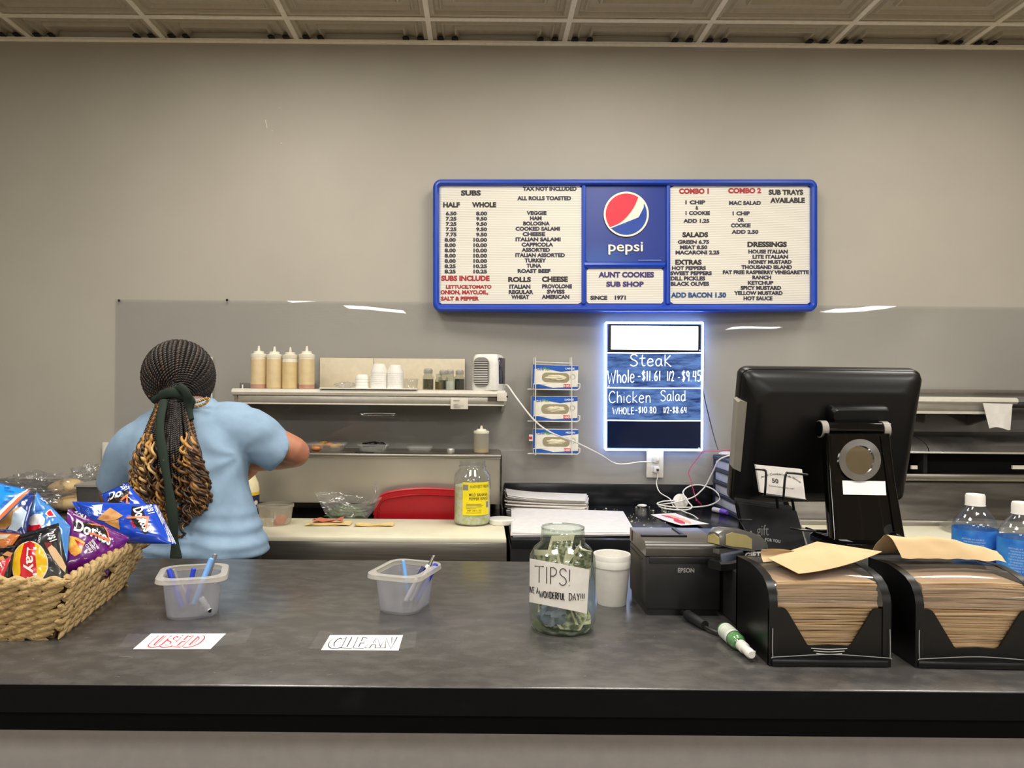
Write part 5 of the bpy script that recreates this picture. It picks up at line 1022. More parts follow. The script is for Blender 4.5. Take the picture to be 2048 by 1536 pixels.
lq = [(1058.5, 1204), (1165, 1227), (1170, 1139), (1058.5, 1117)]
def lab(u, v, h): x = lq[0][0]*(1-u)*(1-v)+lq[1][0]*u*(1-v)+lq[2][0]*u*v+lq[3][0]*(1-u)*v; y = lq[0][1]*(1-u)*(1-v)+lq[1][1]*u*(1-v)+lq[2][1]*u*v+lq[3][1]*(1-u)*v; y -= 2.5*math.sin(u*PI)*0; return J(x, y, .0006+h)
one(slab(lab, 24, 6, .0004), m_card, 'paper_note', t)
m_inkk = mat('note_ink', (38, 36, 38), .6)
mb = MB(); write(mb, 'TIPS!', 1067, 1164, 66, 33, .00075, m_inkk, lambda x, y: J(x, 2*1164-y+(x-1067)*.12, .0014)); mb.build('hand_lettering', t)
mb = MB(); write(mb, 'HAVE A', 1052, 1185, 22, 12, .0006, m_inkk, lambda x, y: J(max(1059.5, x), 2*1185-y+(x-1059)*.14, .0014)); write(mb, 'WONDERFUL', 1075.5, 1194, 46, 13, .0008, m_inkk, lambda x, y: J(x, 2*1194-y+(x-1075)*.12, .0014)); write(mb, 'DAY!!!', 1129, 1200, 31, 14, .0007, m_inkk, lambda x, y: J(x, 2*1200-y+(x-1129)*.02, .0014)); mb.build('hand_lettering', t)
m_bill = mat('bill_green', (188, 184, 160), .8, var=(130, (96, 106, 80), .42, .56)); m_bille = mat('bill_cream', (224, 216, 192), .8); m_billp = mat('bill_print', (112, 116, 98), .8)
random.seed(31)
def bill(label, o, ax, ay, w, hh, curl):
    o, ax, ay = Vector(o), Vector(ax).normalized(), Vector(ay).normalized(); n = ax.cross(ay).normalized()
    def fn(u, v, k, m=0): 
        p = o+ax*((m+u*(1-2*m))-.5)*w+ay*((m+v*(1-2*m))-.5)*hh+n*(curl*math.sin(u*PI)+.004*math.sin(v*5+u*3)+k)
        q = Vector((p.x-c.x, p.y-c.y, 0)); rr = R*.86 if p.z < c.z+.14 else R*.56
        if q.length > rr: q *= rr/q.length; p = Vector((c.x+q.x, c.y+q.y, p.z))
        p.z = max(p.z, c.z+.0085); return p
    b = tag(one(slab(lambda u, v, k: fn(u, v, k), 14, 8, .0006), m_bille, 'dollar_bill'), label, 'banknote', 'bills in the tip jar')
    one(join(grid(lambda u, v: fn(u, v, -.0007, .09), 14, 8), grid(lambda u, v: fn(u, v, .0013, .09), 14, 8)), m_bill, 'green_print', b, fixn=False)
    one(mp(tri_fine(([(x*.5+.5, y*.5+.5, 0) for x, y in ell(0, 0, .26, .5, 16)], [list(range(16))]), .08), lambda v: fn(v[0], v[1], -.0013)), m_billp, 'oval_portrait', b, fixn=False)
cz = c.z
bill('folded dollar bill standing up into the jar neck', (c.x-.008, c.y, cz+.108), (.2, .2, 1), (1, .2, 0), .115, .045, .008); bill('dollar bill curled against the jar wall above the note', (c.x+.030, c.y-.018, cz+.10), (.5, .1, .9), (.9, .3, -.5), .11, .055, .012); bill('dollar bill wedged behind the left edge of the jar note', (c.x-.028, c.y-.01, cz+.085), (-.1, .2, 1), (.9, -.5, .1), .11, .05, .01)
bill('dollar bill bent around the jar wall beside the note', (c.x+.04, c.y-.012, cz+.06), (.1, .5, 1), (.6, .8, -.2), .10, .055, .014); bill('folded dollar bill with pointed corner at the jar bottom', (c.x+.012, c.y-.034, cz+.026), (.72, 0, .69), (-.69, .2, .72), .052, .05, .002); bill('crumpled dollar bill lying flat on the jar bottom', (c.x+.005, c.y+.01, cz+.016), (1, .2, .15), (-.2, 1, .2), .085, .055, .01); bill('dollar bill hidden deep behind the paper note', (c.x+.0, c.y+.02, cz+.07), (.9, .1, .4), (-.3, .5, .9), .085, .06, .012)
o = tag(one(crumple((c.x-.018, c.y-.022, cz+.03), .024, .018, .02, .35, 2.4, 24, 16, 6), mat('wad_blue', (128, 136, 156), .6), 'paper_wad'), 'crumpled bluish paper wad low in the tip jar', 'paper wad')
# ------------------------------------------------------------------ foam cups
def cup(label, z): 
    c = G(1223, 1206, ZC); pr = [(.0285, 0), (.0295, .004), (.0352, .074), (.0368, .0745), (.0372, .088), (.0362, .0895), (.0345, .0885), (.0335, .074), (.027, .006), (.001, .005)]
    tag(one(lathe([(r, zz+z) for r, zz in pr], 44, True, False), m_foam, 'foam_cup', None, Matrix.Translation(c)), label, 'cup', 'nested foam cups')
cup('outer white foam cup standing between the tip jar and printer', 0); cup('inner white foam cup nested in the top of the outer one', .0105)
# ------------------------------------------------------------------ receipt printer
m_pr = mat('printer_grey', (34, 33, 33), .42, spec=.4); m_prt = mat('printer_top', (74, 70, 64), .28)
X0, X1, Y0, Y1 = .3165, .4585, 1.40, 1.55; HT = .140
t = thing('receipt_printer', 'black receipt printer with pale maker name between cup and napkins', 'printer', ((X0+X1)/2, 1.47, ZC))
one(bx(X0, X1, Y0, Y1, ZC+.012, ZC+.112, .004), m_pr, 'housing', t); one(bx(X0+.004, X1-.004, Y0+.008, Y1-.004, ZC, ZC+.014), m_blk, 'foot_base', t)
one(loft([[(x, Y0+.003, ZC+.113), (x, Y0+.0, ZC+.126), (x, Y0+.003, ZC+.134), (x, Y0+.012, HT+ZC), (x, Y1, HT+ZC), (x, Y1, ZC+.113)] for x in (X0, X1)]), m_prt, 'lid', t)
one(bx(X0+.006, X1-.004, Y0-.0012, Y0+.004, ZC+.100, ZC+.1125, .001), mat('printer_panel', (34, 33, 33), .3), 'control_strip', t)
one(bx(X0+.002, X1-.05, Y0+.05, Y0+.058, HT+ZC, HT+ZC+.004, .001), m_blk, 'paper_slot', t); one(bx(X1-.058, X1-.05, Y0+.058, Y1-.01, HT+ZC, HT+ZC+.003, .001), m_blk, 'slot_guide', t)
one(bx(X0-.001, X0+.001, Y0+.03, Y1-.01, ZC+.1, ZC+.103), m_blk, 'side_seam', t); one(bx(X0-.0012, X0+.001, Y1-.025, Y1-.018, ZC+.117, ZC+.137), m_blk, 'hinge_mark', t)
p0, p1 = P(1355.5, 1145, Y0), P(1388.5, 1136, Y0); one(mp(text('EPSON', .03), lambda v: (p0.x+(p1.x-p0.x)*v.x, Y0-.0006, p0.z+(p1.z-p0.z)*v.y)), mat('maker_print', (150, 148, 146), .4), 'maker_name', t)
cable('printer_cable', 'black cable with thick plug lying in front of the printer', [(.385, 1.398, ZC+.010), (.392, 1.36, ZC+.009), (.403, 1.32, ZC+.007), (.416, 1.295, ZC+.005), (.432, 1.285, ZC+.004), (.448, 1.293, ZC+.004)], .0035, m_blk)
tag(one(cyl((.389, 1.375, ZC+.011), (.404, 1.318, ZC+.010), .0095, 14, .008), mat('rubber_black', (26, 25, 25), .5), 'cable_plug'), 'thick black rubber plug on the cable before the printer', 'plug')
# ------------------------------------------------------------------ cash drawer and register screen
DZ = 1.15
t = thing('cash_drawer', 'low black cash drawer box under the register screen', 'cash drawer', (.69, 1.5, ZC))
one(bx(.465, .93, 1.312, 1.76, ZC+.004, DZ, .003), m_pr, 'case', t); one(bx(.47, .925, 1.306, 1.318, ZC+.012, DZ-.018, .002), m_blk, 'drawer_front', t); one(bx(.475, .92, 1.33, 1.75, ZC, ZC+.005), m_dark, 'foot_base', t)
m_mon = mat('monitor_black', (11, 10, 10), .36, spec=.35); m_gl = mat('gloss_black', (4, 4, 5), .05, spec=.5); m_ring = mat('ring_steel', (186, 190, 196), .16, 1)
mc = [P(1459, 1006, 1.80), P(1806, 1004, 1.80), P(1848, 742, 1.71), P(1483, 737, 1.70)]
mn = (mc[1]-mc[0]).cross(mc[3]-mc[0]).normalized()
if mn.y > 0: mn = -mn
def MO(u, v, d=0): return mc[0]*(1-u)*(1-v)+mc[1]*u*(1-v)+mc[2]*u*v+mc[3]*(1-u)*v+mn*d
def mpx(px, py): return inv_bilinear([(1459, 1006), (1806, 1004), (1848, 742), (1483, 737)], px, py)
def MP(px, py, d): u, v = mpx(px, py); return MO(u, v, d)
t = thing('register_screen', 'black register touch screen seen from behind on glossy stand', 'register screen', (P(1733, 1085, 1.56).x, 1.58, DZ))
def rr(ku, kv, d, r=.055, ov=0): return [MO(.5+a, .5+b_+ov, d) for a, b_ in rrect(.5*ku, .5*kv, r, 7)]
one(loft([rr(.985, .985, -.030), rr(1, 1, -.026), rr(1, 1, -.010), rr(.99, .99, -.004)]), m_mon, 'bezel', t); one(loft([rr(.985, .985, -.005), rr(.975, .97, .006), rr(.93, .90, .020, .08), rr(.86, .76, .034, .1), rr(.82, .72, .037, .1)]), m_mon, 'rear_shell', t)
one(loft([rr(.94, .93, -.0315, .02), rr(.94, .93, -.0305, .02)]), mat('screen_glass', (14, 16, 20), .08), 'display', t)
sn = [mpx(1497, 797), mpx(1482, 935)]
one(loft([[MP(x, y, d) for x, y in ((1471, 797), (1476, 794), (1497, 799), (1483, 936), (1479, 936), (1462, 928))] for d in (-.012, .018)]), mat('card_reader_grey', (142, 137, 126), .45), 'card_reader', t)
for x, y in ((1498, 815), (1488, 917)): one(cyl(MP(x, y, .012), MP(x, y, .026), .0045, 12), m_ring, 'screw', t)
one(loft([[MP(x, y, d) for x, y in [(1697+a, 812+b_) for a, b_ in rrect(59-k, 16-k, 10, 5)]] for d, k in ((.03, 0), (.058, 0), (.066, 4))]), m_mon, 'cable_hood', t); one(loft([[MP(x, y, d) for x, y in ((1642, 827), (1745, 829), (1745, 848), (1642, 846))] for d in (.03, .05)]), m_dark, 'hood_opening', t)
one(tube([MP(1678, 829, .056), MP(1691, 841, .056)], .0035, 8), mat('red_wire', (226, 40, 52), .4), 'red_wire', t)
hA, hB = P(1637, 858, 1.665), P(1777, 860, 1.665)
one(cyl(hA, hB, .0175, 24), m_gl, 'hinge_bar', t)
for s in (.055, .93): one(cyl(hA.lerp(hB, s-.045), hA.lerp(hB, s+.045), .0195, 24), mat('hinge_collar', (150, 146, 138), .35), 'hinge_collar', t)
nk = [(1648, 1774, 866, 1.650), (1648, 1777, 900, 1.640), (1652, 1786, 970, 1.615), (1657, 1798, 1040, 1.585), (1660, 1806, 1086, 1.565)]
def neck(d, e): return [[P(x0+e, y, Y-d), P(x1-e, y, Y-d)] for x0, x1, y, Y in nk]
rings = []
for x0, x1, y, Y in nk:
    a, b_ = P(x0, y, Y), P(x1, y, Y); w = b_.x-a.x; rings.append([Vector((a.x+w/2+p[0], Y+p[1], a.z+(b_.z-a.z)*(.5+p[0]/w))) for p in rrect(w/2, .020, .012, 5)])
one(loft(rings), m_gl, 'stand_neck', t, smooth=50)
def N(px, py, o=0):                   # on the front of the neck
    for k in range(len(nk)-1):
        if py <= nk[k+1][2] or k == len(nk)-2: s = (py-nk[k][2])/(nk[k+1][2]-nk[k][2]); Y = nk[k][3]+(nk[k+1][3]-nk[k][3])*s-.020; break
    return P(px, py, Y-o)
for e, x in ((1, (1658, 1672)), (-1, (1762, 1790))): one(tube([N(x[0]+(x[1]-x[0])*s/6, 872+190*s/6, .0) for s in range(7)], .0028, 8), m_gl, 'side_ridge', t)
def ring(r0, r1, o0, o1): return loft([[N(1720+r*math.cos(2*PI*i/40)*1.0, 920+r*1.0*math.sin(2*PI*i/40), o) for i in range(40)] for r, o in ((r0, o0), (r0, o1), (r1, o1), (r1, o0))], False, False)
one(ring(42, 29, .0, .005), m_ring, 'ring_emblem', t, smooth=30); one(([N(1720+29*math.cos(2*PI*i/36), 920+29*math.sin(2*PI*i/36), .001) for i in range(36)], [list(range(36))]), mat('ring_mirror', (200, 196, 186), .05, 1), 'mirror_disc', t)
st = one(slab(lambda u, v, h: N(1684.5+86*u+2*(1-v), 989-28*v+1.5*u, .0012-h), 6, 3, .0006), mat('sticker_white', (234, 233, 230), .4), 'sticker', t)
c = P(1733, 1090, 1.575); one(loft([[(c.x+a, 1.575+b_, DZ+z) for a, b_ in rrect(.095*k, .085*k, .03)] for z, k in ((0, 1), (.012, 1), (.018, .93))]), m_gl, 'stand_base', t)
# ------------------------------------------------------------------ gift card stand, business cards, stapler
t = thing('gift_card_stand', 'black wire stand holding black gift card folders', 'card stand', (.535, 1.44, DZ)); GY = 1.45
gq = [P(1496, 1108, 1.42), P(1614, 1098, 1.44), P(1593, 1022, 1.47), P(1477, 1006, 1.47)]
gn = Vector((.1, -1, -.2)).normalized(); gb = lambda u, v, d=0: gq[0]*(1-u)*(1-v)+gq[1]*u*(1-v)+gq[2]*u*v+gq[3]*(1-u)*v+gn*d
m_folder = mat('folder_black', (5, 5, 6), .5, spec=.2); m_gtx = mat('folder_print', (150, 150, 152), .4)
for i in range(3): one(slab(lambda u, v, h: gb(u, v+.02*i*(v > .5), -.009*i-h), 2, 2, .003), m_folder, 'gift_folder', t); one(slab(lambda u, v, h: gb(1.0+.004, v*.96, -.009*i-.001-h), 1, 2, .0016), m_papw, 'folder_edge', t) if i else None
one(slab(lambda u, v, h: gb(1.003+.05*u*(1-v*.4), .04+v*.92, -.002-.004*u-h), 2, 2, .001), mat('folder_side_grey', (128, 124, 118), .6), 'grey_side_edge', t)
def gt(s, x, y, w, h_, m=m_gtx, b=0, sl=0): one(mp(text(s, b), lambda v: (lambda uv: gb(uv[0], uv[1], .0008))(inv_bilinear([(1496, 1108), (1614, 1098), (1593, 1022), (1477, 1006)], x+w*v.x, y-h_*v.y+sl*v.x))), m, 'folder_print', t)
gt('A', 1499, 1067, 5, 5); gt('gift', 1513, 1078, 24, 28, mat('folder_print_dim', (84, 82, 80), .4)); gt('FOR YOU', 1530, 1082, 30, 6, m_gtx, .01, 4)
one(loft([[P(x, y, Y) for x, y in ((1486, 1101), (1604, 1098), (1606, 1118), (1490, 1122))] for Y in (1.398, 1.44)]), m_folder, 'front_tray', t)
one(mp(text('GIFT CARDS', .06), lambda v: P(1489.5+86*v.x, 1118-12.5*v.y-10*v.x+8*v.x*v.x, 1.3965)), mat('gift_white', (214, 212, 208), .5), 'gift_lettering', t)
m_bw = mat('wire_black', (14, 14, 15), .3)
for w_ in (tube([P(1503, 1114, 1.42), P(1490, 1060, 1.44), P(1478, 1039, 1.44), P(1505, 1040, 1.425)], .002, 6), tube([P(1580, 1056, 1.43), P(1600, 1060, 1.42), P(1630, 1062, 1.44), P(1612, 1056, 1.47)], .0022, 6)): one(w_, m_bw, 'wire_arm', t)
for x0_, x1_ in ((1553, 1556), (1583, 1588)): one(tube([P(x1_+2, 1110, 1.49), P(x1_, 1020, 1.475), P(x0_, 992, 1.46)], .0028, 8), m_bw, 'upright_wire', t)
one(join(tube(catmull([P(1511, 938, 1.425), P(1528, 940, 1.415), P(1532, 948, 1.412), P(1530, 985, 1.415), P(1528, 990, 1.45)], 4), .0024, 6), tube(catmull([P(1615, 950, 1.425), P(1580, 946, 1.415), P(1571, 951, 1.412), P(1567, 992, 1.415), P(1566, 998, 1.45)], 4), .0024, 6), tube([P(1526, 990, 1.45), P(1612, 1000, 1.45)], .0024, 6), tube([P(1528, 992, 1.45), P(1553, 995, 1.46)], .0024, 6)), m_bw, 'card_clip', t)
bq = [P(1521, 985, 1.432), P(1611, 998, 1.432), P(1604, 939, 1.444), P(1512, 930, 1.444)]; bb = lambda u, v, d=0: bq[0]*(1-u)*(1-v)+bq[1]*u*(1-v)+bq[2]*u*v+bq[3]*(1-u)*v+Vector((0, -d, 0))
t = thing('business_cards', 'white business cards held in the black wire clip', 'cards', bq[0]); t['kind'] = 'stuff'
mb = MB()
for i in range(8): mb.add(slab(lambda u, v, h: bb(u+.004*(i % 3), v+.003*(i % 2), -.0012*i-h), 2, 2, .0008), mat('card_stock', (206, 202, 196), .6))
mb.build('card_pack', t)
def bt(s, u0, u1, v0, v1, m, arcv=0, b=0): one(mp(text(s, b), lambda v: bb(u0+(u1-u0)*v.x, v0+(v1-v0)*v.y+arcv*(1-(2*v.x-1)**2), .0006)), m, 'card_print', t)
bt("Aunt Cookie's Sub Shop", .06, .94, .50, .60, mat('card_ink', (60, 56, 54), .6), .2, .01); bt('50', .30, .44, .42, .58, MATS['card_ink'], 0, .03); bt('Celebrating "the sub"', .22, .78, .26, .33, MATS['card_ink'])
sp = Vector((.492, 1.40, DZ)); M = Matrix.Translation(sp) @ Matrix.Rotation(.62, 4, 'Z') @ Matrix.Scale(1.18, 4)
t = thing('stapler', 'silver topped stapler with cream front on the cash drawer', 'stapler', M=M); m_stb = mat('stapler_black', (16, 16, 18), .3); m_sts = mat('stapler_silver', (116, 114, 110), .25, .5); m_stc = mat('stapler_cream', (170, 156, 104), .45)
one(loft([[(x, y*w, z) for y, z in ((-1, 0), (1, 0), (1, .010), (.8, .013), (-.8, .013), (-1, .010))] for x, w in ((-.062, .012), (-.05, .018), (.05, .018), (.06, .014))]), m_stb, 'base', t, local=True)
one(loft([[(x, y*w, zb3+(z)*hh) for y, z in ((-1, 0), (1, 0), (1, .6), (.7, .95), (0, 1.05), (-.7, .95), (-1, .6))] for x, w, zb3, hh in ((-.064, .012, .040, .018), (-.052, .0165, .036, .028), (-.01, .0165, .026, .032), (.04, .0165, .016, .028), (.06, .013, .013, .02))]), m_sts, 'arm', t, local=True)
one(loft([[(x, -.0172, z0_), (x, -.0172, z1_), (x, -.0160, z1_), (x, -.0160, z0_)] for x, z0_, z1_ in ((-.056, .040, .056), (-.04, .036, .058), (-.005, .03, .05), (.01, .026, .042))]), m_stc, 'cream_side', t, local=True)
one(loft([[(-.0655, y*.010, .041+z*.015) for y, z in ((-1, 0), (1, 0), (1, .7), (0, 1), (-1, .7))], [(-.0635, y*.011, .040+z*.016) for y, z in ((-1, 0), (1, 0), (1, .7), (0, 1), (-1, .7))]]), m_stc, 'cream_front', t, local=True)
one(bx(-.058, .03, -.006, .006, .024, .032, .001), m_sts, 'staple_track', t, local=True); one(cyl((.045, -.019, .018), (.045, .019, .018), .006, 12), m_stb, 'pivot', t, local=True)
# ------------------------------------------------------------------ napkin dispensers
m_nap = mat('napkin_brown', (178, 150, 114), .85, var=(20, (166, 138, 102), .4, .6)); m_nap2 = mat('napkin_light', (196, 170, 132), .85); m_dsp = mat('dispenser_black', (8, 8, 8), .33, spec=.4); m_dspt = mat('dispenser_grey_top', (66, 62, 58), .25); m_cc = film('dispenser_clear', (250, 249, 250), .10, (214, 206, 200), .10, .35, .10)
DW, DD, DH = .190, .150, .142
def dispenser(label, x, y, rz, logo):
    M = Matrix.Translation((x, y, ZC)) @ Matrix.Rotation(rz, 4, 'Z'); t = thing('napkin_dispenser', label, 'napkin dispenser', M=M)
    prof = [(0, .0), (.0, .098), (.004, .112), (.014, .125), (.03, .134), (.055, .139), (.085, .142), (DD, .138), (DD, 0)]
    for s in (0, 1):
        x0, x1 = (0, .013) if s == 0 else (DW-.013, DW); one(loft([[(x0, a, b_) for a, b_ in prof], [(x1, a, b_) for a, b_ in prof]]), m_dsp, 'side_panel', t, local=True, smooth=50)
    fp = [(0, 0), (DW, 0), (DW, .088), (DW-.020, .091), (DW-.026, .089), (DW-.030, .084), (DW-.060, .034), (DW-.064, .031), (DW/2, .033), (.064, .031), (.060, .034), (.030, .084), (.026, .089), (.020, .091), (0, .088)]
    one(prism(fp, 0, .004), m_dsp, 'front_panel', t, frame((0, .006, 0), (1, 0, 0), (0, 0, 1)), local=True)
    one(bx(.003, DW-.003, -.004, .012, 0, .012, .004), m_dsp, 'bottom_lip', t, local=True); one(bx(.012, DW-.012, .02, DD-.002, 0, .016), m_dsp, 'base', t, local=True); one(bx(.0, DW, DD-.006, DD, 0, .138), m_dsp, 'rear_panel', t, local=True)
    top = [(.086, .1415), (DD, .1375)]
    one(slab(lambda u, v, h: (.012+(DW-.024)*u, .086+(DD-.086)*v, .1415-.004*v-h), 8, 3, .003), m_dspt, 'top_panel', t, local=True)
    cv = [(.001, .094), (.001, .100), (.0045, .112), (.014, .124), (.03, .133), (.055, .1385), (.082, .1405)]
    one(grid(lambda u, v: (lambda k, f: (.0125+(DW-.025)*u, cv[k][0]+(cv[k+1][0]-cv[k][0])*f, cv[k][1]+(cv[k+1][1]-cv[k][1])*f+.004*math.sin(u*PI)*v))(min(5, int(v*6)), v*6-min(5, int(v*6))), 16, 24), m_cc, 'clear_cover', t, local=True, fixn=False)
    one(tube(catmull([(.004, -.0035, .06), (.004, -.0045, .018), (.010, -.0055, .0165), (DW/2, -.0055, .021), (DW-.010, -.0055, .0165), (DW-.004, -.0045, .018), (DW-.004, -.0035, .06)], 5), .0007, 6), film('clear_edge_line', (240, 240, 240), .7, (200, 200, 200), .2, .3), 'clear_edge', t, local=True)
    for i in range(3 if logo else 0): one(tube(catmull([(.066+i*.004, .0012, .028-i*.004), (.093, .0012, .0265-i*.004), (.122-i*.004, .0012, .028-i*.004)], 5), .0007, 6), mat('logo_pale', (176, 174, 170), .4), 'pale_logo_line', t, local=True)
    return M
def napkins(label, M, seed):
    random.seed(seed); mb = MB(); n = 44; z0, z1 = .0165, .128
    for i in range(n):
        z = z0+(z1-z0)*i/n; oy = random.uniform(0, .0035)+.004*max(0, (i/n-.8)*5); a, b_ = random.uniform(-1, 1), random.uniform(0, 6); e = random.uniform(.001, .003)
        def fn(u, v, h, z=z, oy=oy, a=a, b_=b_): return (.0165+e*0+(DW-.033)*u, .0085+oy+.118*v+.0008*math.sin(u*6+b_), z+h+.0011*a*math.sin(u*4+b_)-.003*max(0, (i/n-.75))*4*0+.006*(u*(1-u))*(i/n))
        mb.add(slab(fn, 10, 1, (z1-z0)/n*.88), m_nap if i % 5 else m_nap2, M)
    o = mb.build('napkin_stack'); tag(o, label, 'napkins', kind='stuff')
M1 = dispenser('napkin dispenser with a flat pointed napkin on top, next to the spray bottle', .4535, 1.152, .0, True); napkins('pile of brown napkins inside the dispenser beside the spray bottle', M1, 3)
M2 = dispenser('napkin dispenser with a rounded crumpled napkin on top, near the water bottles', .680, 1.150, -.03, False); napkins('pile of brown napkins inside the dispenser near the water bottles', M2, 8)
m_nt = mat('napkin_tan', (202, 174, 132), .85, var=(14, (194, 166, 124), .4, .6))
# loose napkins poking out of the slots
A = [P(1597, 1147, 1.165), P(1764, 1103, 1.225), P(1634, 1083, 1.285), P(1536, 1116, 1.23)]
def nap1(u, v, h): p = A[0]*(1-u)*(1-v)+A[1]*u*(1-v)+A[2]*u*v+A[3]*(1-u)*v; p.z += .008*math.sin(PI*u)*math.sin(PI*v)-.012*(u*(1-u))*4*(1-v)**3*.5; return p+Vector((0, 0, -h))
t = tag(one(slab(nap1, 20, 16, .0006), m_nt, 'napkin'), 'flat brown napkin with pointed corner pulled from the dispenser by the spray bottle', 'napkin')
one(slab(lambda u, v, h: M1 @ Vector((.022+(DW-.05)*u, .086+.012*math.sin(v*2.6)-h-.002, .1425+.020*v*(1-.3*u)+.002*math.sin(u*8))), 14, 6, .0006), m_nap2, 'folded_edge', t)
def nap2(u, v, h): 
    x = .020+(DW-.020)*u+(-.018*v*(1-u)); ar = math.sin(PI*min(1, v*.9+.08)); z = .1435+.040*ar*(1-.72*max(0, u-.45)**1.3*1.6)+.004*noise.noise(Vector((u*6, v*5, 1))); y = .078+.066*v+.006*noise.noise(Vector((u*4, v*4, 7)))
    return M2 @ Vector((x, y+h, max(.143, z)-h*.3))
tag(one(slab(nap2, 28, 16, .0008), m_nt, 'napkin'), 'rounded crumpled brown napkin arching from the dispenser near the water bottles', 'napkin')
# ------------------------------------------------------------------ spray bottle
a, bz = Vector((.4268, 1.285, ZC+.0142)), Vector((.4315, 1.165, ZC+.0125)); ax = (bz-a).normalized(); L = (bz-a).length
M = frame(a, Vector((0, 0, 1)).cross(ax), Vector((0, 0, 1))); M = Matrix.Translation(a) @ ax.to_track_quat('Z', 'Y').to_matrix().to_4x4()
t = thing('spray_bottle', 'little spray bottle of green liquid lying on the counter', 'spray bottle', M=M); r = .0138
one(lathe([(r*.85, 0), (r, .003), (r, L*.52), (r*.8, L*.60), (r*.5, L*.64)], 28), film('spray_clear', (240, 250, 240), .08, (220, 236, 214), .08, .45, .04), 'bottle', t, local=True); one(lathe([(r*.8, .002), (r*.93, .004), (r*.93, L*.51), (r*.7, L*.59)], 28), mat('green_liquid', (122, 186, 120), .15, trans=.3), 'green_liquid', t, local=True)
one(lathe([(r*1.015, L*.08), (r*1.015, L*.40)], 28, False, False), mat('spray_label', (214, 218, 204), .5, var=(220, (186, 196, 180), .45, .6, (.1, .1, 1))), 'label_band', t, local=True)
one(lathe([(r*.62, L*.63), (r*.66, L*.64), (r*.66, L*.76), (r*.5, L*.78), (r*.48, L*.86), (r*.56, L*.87), (r*.56, L*.97), (r*.4, L)], 24), m_white, 'pump_head', t, local=True); one(xf(cyl((0, 0, L*.9), (r*.75, 0, L*.9), .0022, 10), Matrix.Identity(4)), m_white, 'nozzle', t, local=True)
# ------------------------------------------------------------------ water bottles and paper
m_pet = film('water_clear', (247, 250, 252), .03, (226, 232, 236), .08, .5, .03); m_lab = mat('label_blue', (46, 112, 204), .35, var=(30, (70, 146, 222), .4, .6)); m_labw = mat('label_print_white', (196, 214, 236), .4)
def water(label, x, y, r, h, a0):
    c = Vector((x, y, ZC)); t = thing('water_bottle', label, 'water bottle', c, 'water bottles behind the napkins'); L = Matrix.Translation(c)
    one(lathe([(r*.82, 0), (r*.95, .004), (r, .02), (r*.97, h*.3), (r, h*.32), (r, h*.70), (r*.985, h*.72), (r*.99, h*.74), (r*.88, h*.795), (r*.64, h*.85), (r*.43, h*.895), (r*.39, h*.92)], 40), m_pet, 'bottle', t, L)
    one(lathe([(r*.46, h*.905), (r*.44, h*.915), (r*.44, h*.985), (r*.40, h)], 32), m_white, 'screw_cap', t, L)
    one(lathe([(r*1.006, h*.44), (r*1.006, h*.715)], 40, False, False), m_lab, 'label_band', t, L)
    def lb(s, a, w, z, hh, b=0): one(mp(text(s, b), lambda v: (c.x+(r*1.012)*math.sin(a+w*v.x), c.y-(r*1.012)*math.cos(a+w*v.x), c.z+h*(z+.10+hh*v.y))), m_labw, 'label_print', t)
    lb('AQUAFINA', a0, 1.0, .535, .035, .02)
    for i in range(9): lb(('PURIFIED WATER', 'PURE WATER PERFECT TASTE', 'BOTTLED AT SOURCE')[i % 3], -1.15+.08*(i % 2), .95, .36+.022*i, .011)
    for a, m in ((a0+.1, 'print_black'), ): one(slab(lambda u, v, hh: (c.x+(r*1.011-hh)*math.sin(a+.34*u), c.y-(r*1.011-hh)*math.cos(a+.34*u), c.z+h*(.50+.09*v)), 4, 2, .0004), MATS[m], 'dark_print_box', t)
    o = one(tube([(c.x+r*1.014*math.sin(a0+.27+.1*math.cos(q_)), c.y-r*1.014*math.cos(a0+.27+.1*math.cos(q_)), c.z+h*.545+.006*math.sin(q_)) for q_ in [2*PI*i/16 for i in range(17)]], .0006, 4), m_labw, 'round_mark', t)
    return t
hb = P(1957, 988, 1.44).z-ZC; water('clear water bottle with blue label, the taller looking one beside the screen', P(1950, 1050, 1.44).x, 1.44, .0385, hb, .45)
hb = P(2042, 1004, 1.365).z-ZC; water('clear water bottle with blue label, cut by the picture edge', P(2044, 1050, 1.365).x, 1.365, .0385, hb, -.35)
c = Vector((.905, 1.3335, ZC)); t = tag(one(crumple((.915, 1.332, ZC+.052), .052, .018, .055, .22, 2.2, 40, 28, 13), mat('tissue_white', (222, 218, 210), .85), 'paper_wad'), 'crumpled white paper between the napkin dispenser and water bottles', 'paper wad')
# ------------------------------------------------------------------ the clerk, seen from behind
m_skin = mat('skin', (176, 116, 88), .5, sss=.08); m_shirt = mat('shirt_blue', (142, 168, 192), .88, var=(30, (136, 162, 186), .4, .6), bump=(900, .12)); m_pants = mat('pants_dark', (42, 42, 46), .85)
pt = thing('person', 'person in light blue t-shirt with long braided ponytail working at the prep table', 'person', (-.90, 2.36, 0))
def rings(rows, n=28, pw=2.4):
    o = []
    for c, rx, ry in rows:
        r = []
        for j in range(n):
            a = 2*PI*j/n; ca, sa = math.cos(a), math.sin(a)
            r.append((c[0]+rx*math.copysign(abs(ca)**(2/pw), ca), c[1]+ry*math.copysign(abs(sa)**(2/pw), sa), c[2]))
        o.append(r)
    return o
def limb(pts, rad, k=5): 
    p = catmull(pts, k); n = len(p); m = len(rad)-1; rr_ = []
    for i in range(n): f = i/(n-1)*m; a = min(m-1, int(f)); rr_.append(rad[a]+(rad[a+1]-rad[a])*(f-a))
    return tube(p, rr_, 18)
KY = 2.33
hipc = P(400, 1118, KY-.02); SR = P(498, 862, 2.40); SL = P(272, 880, 2.37)
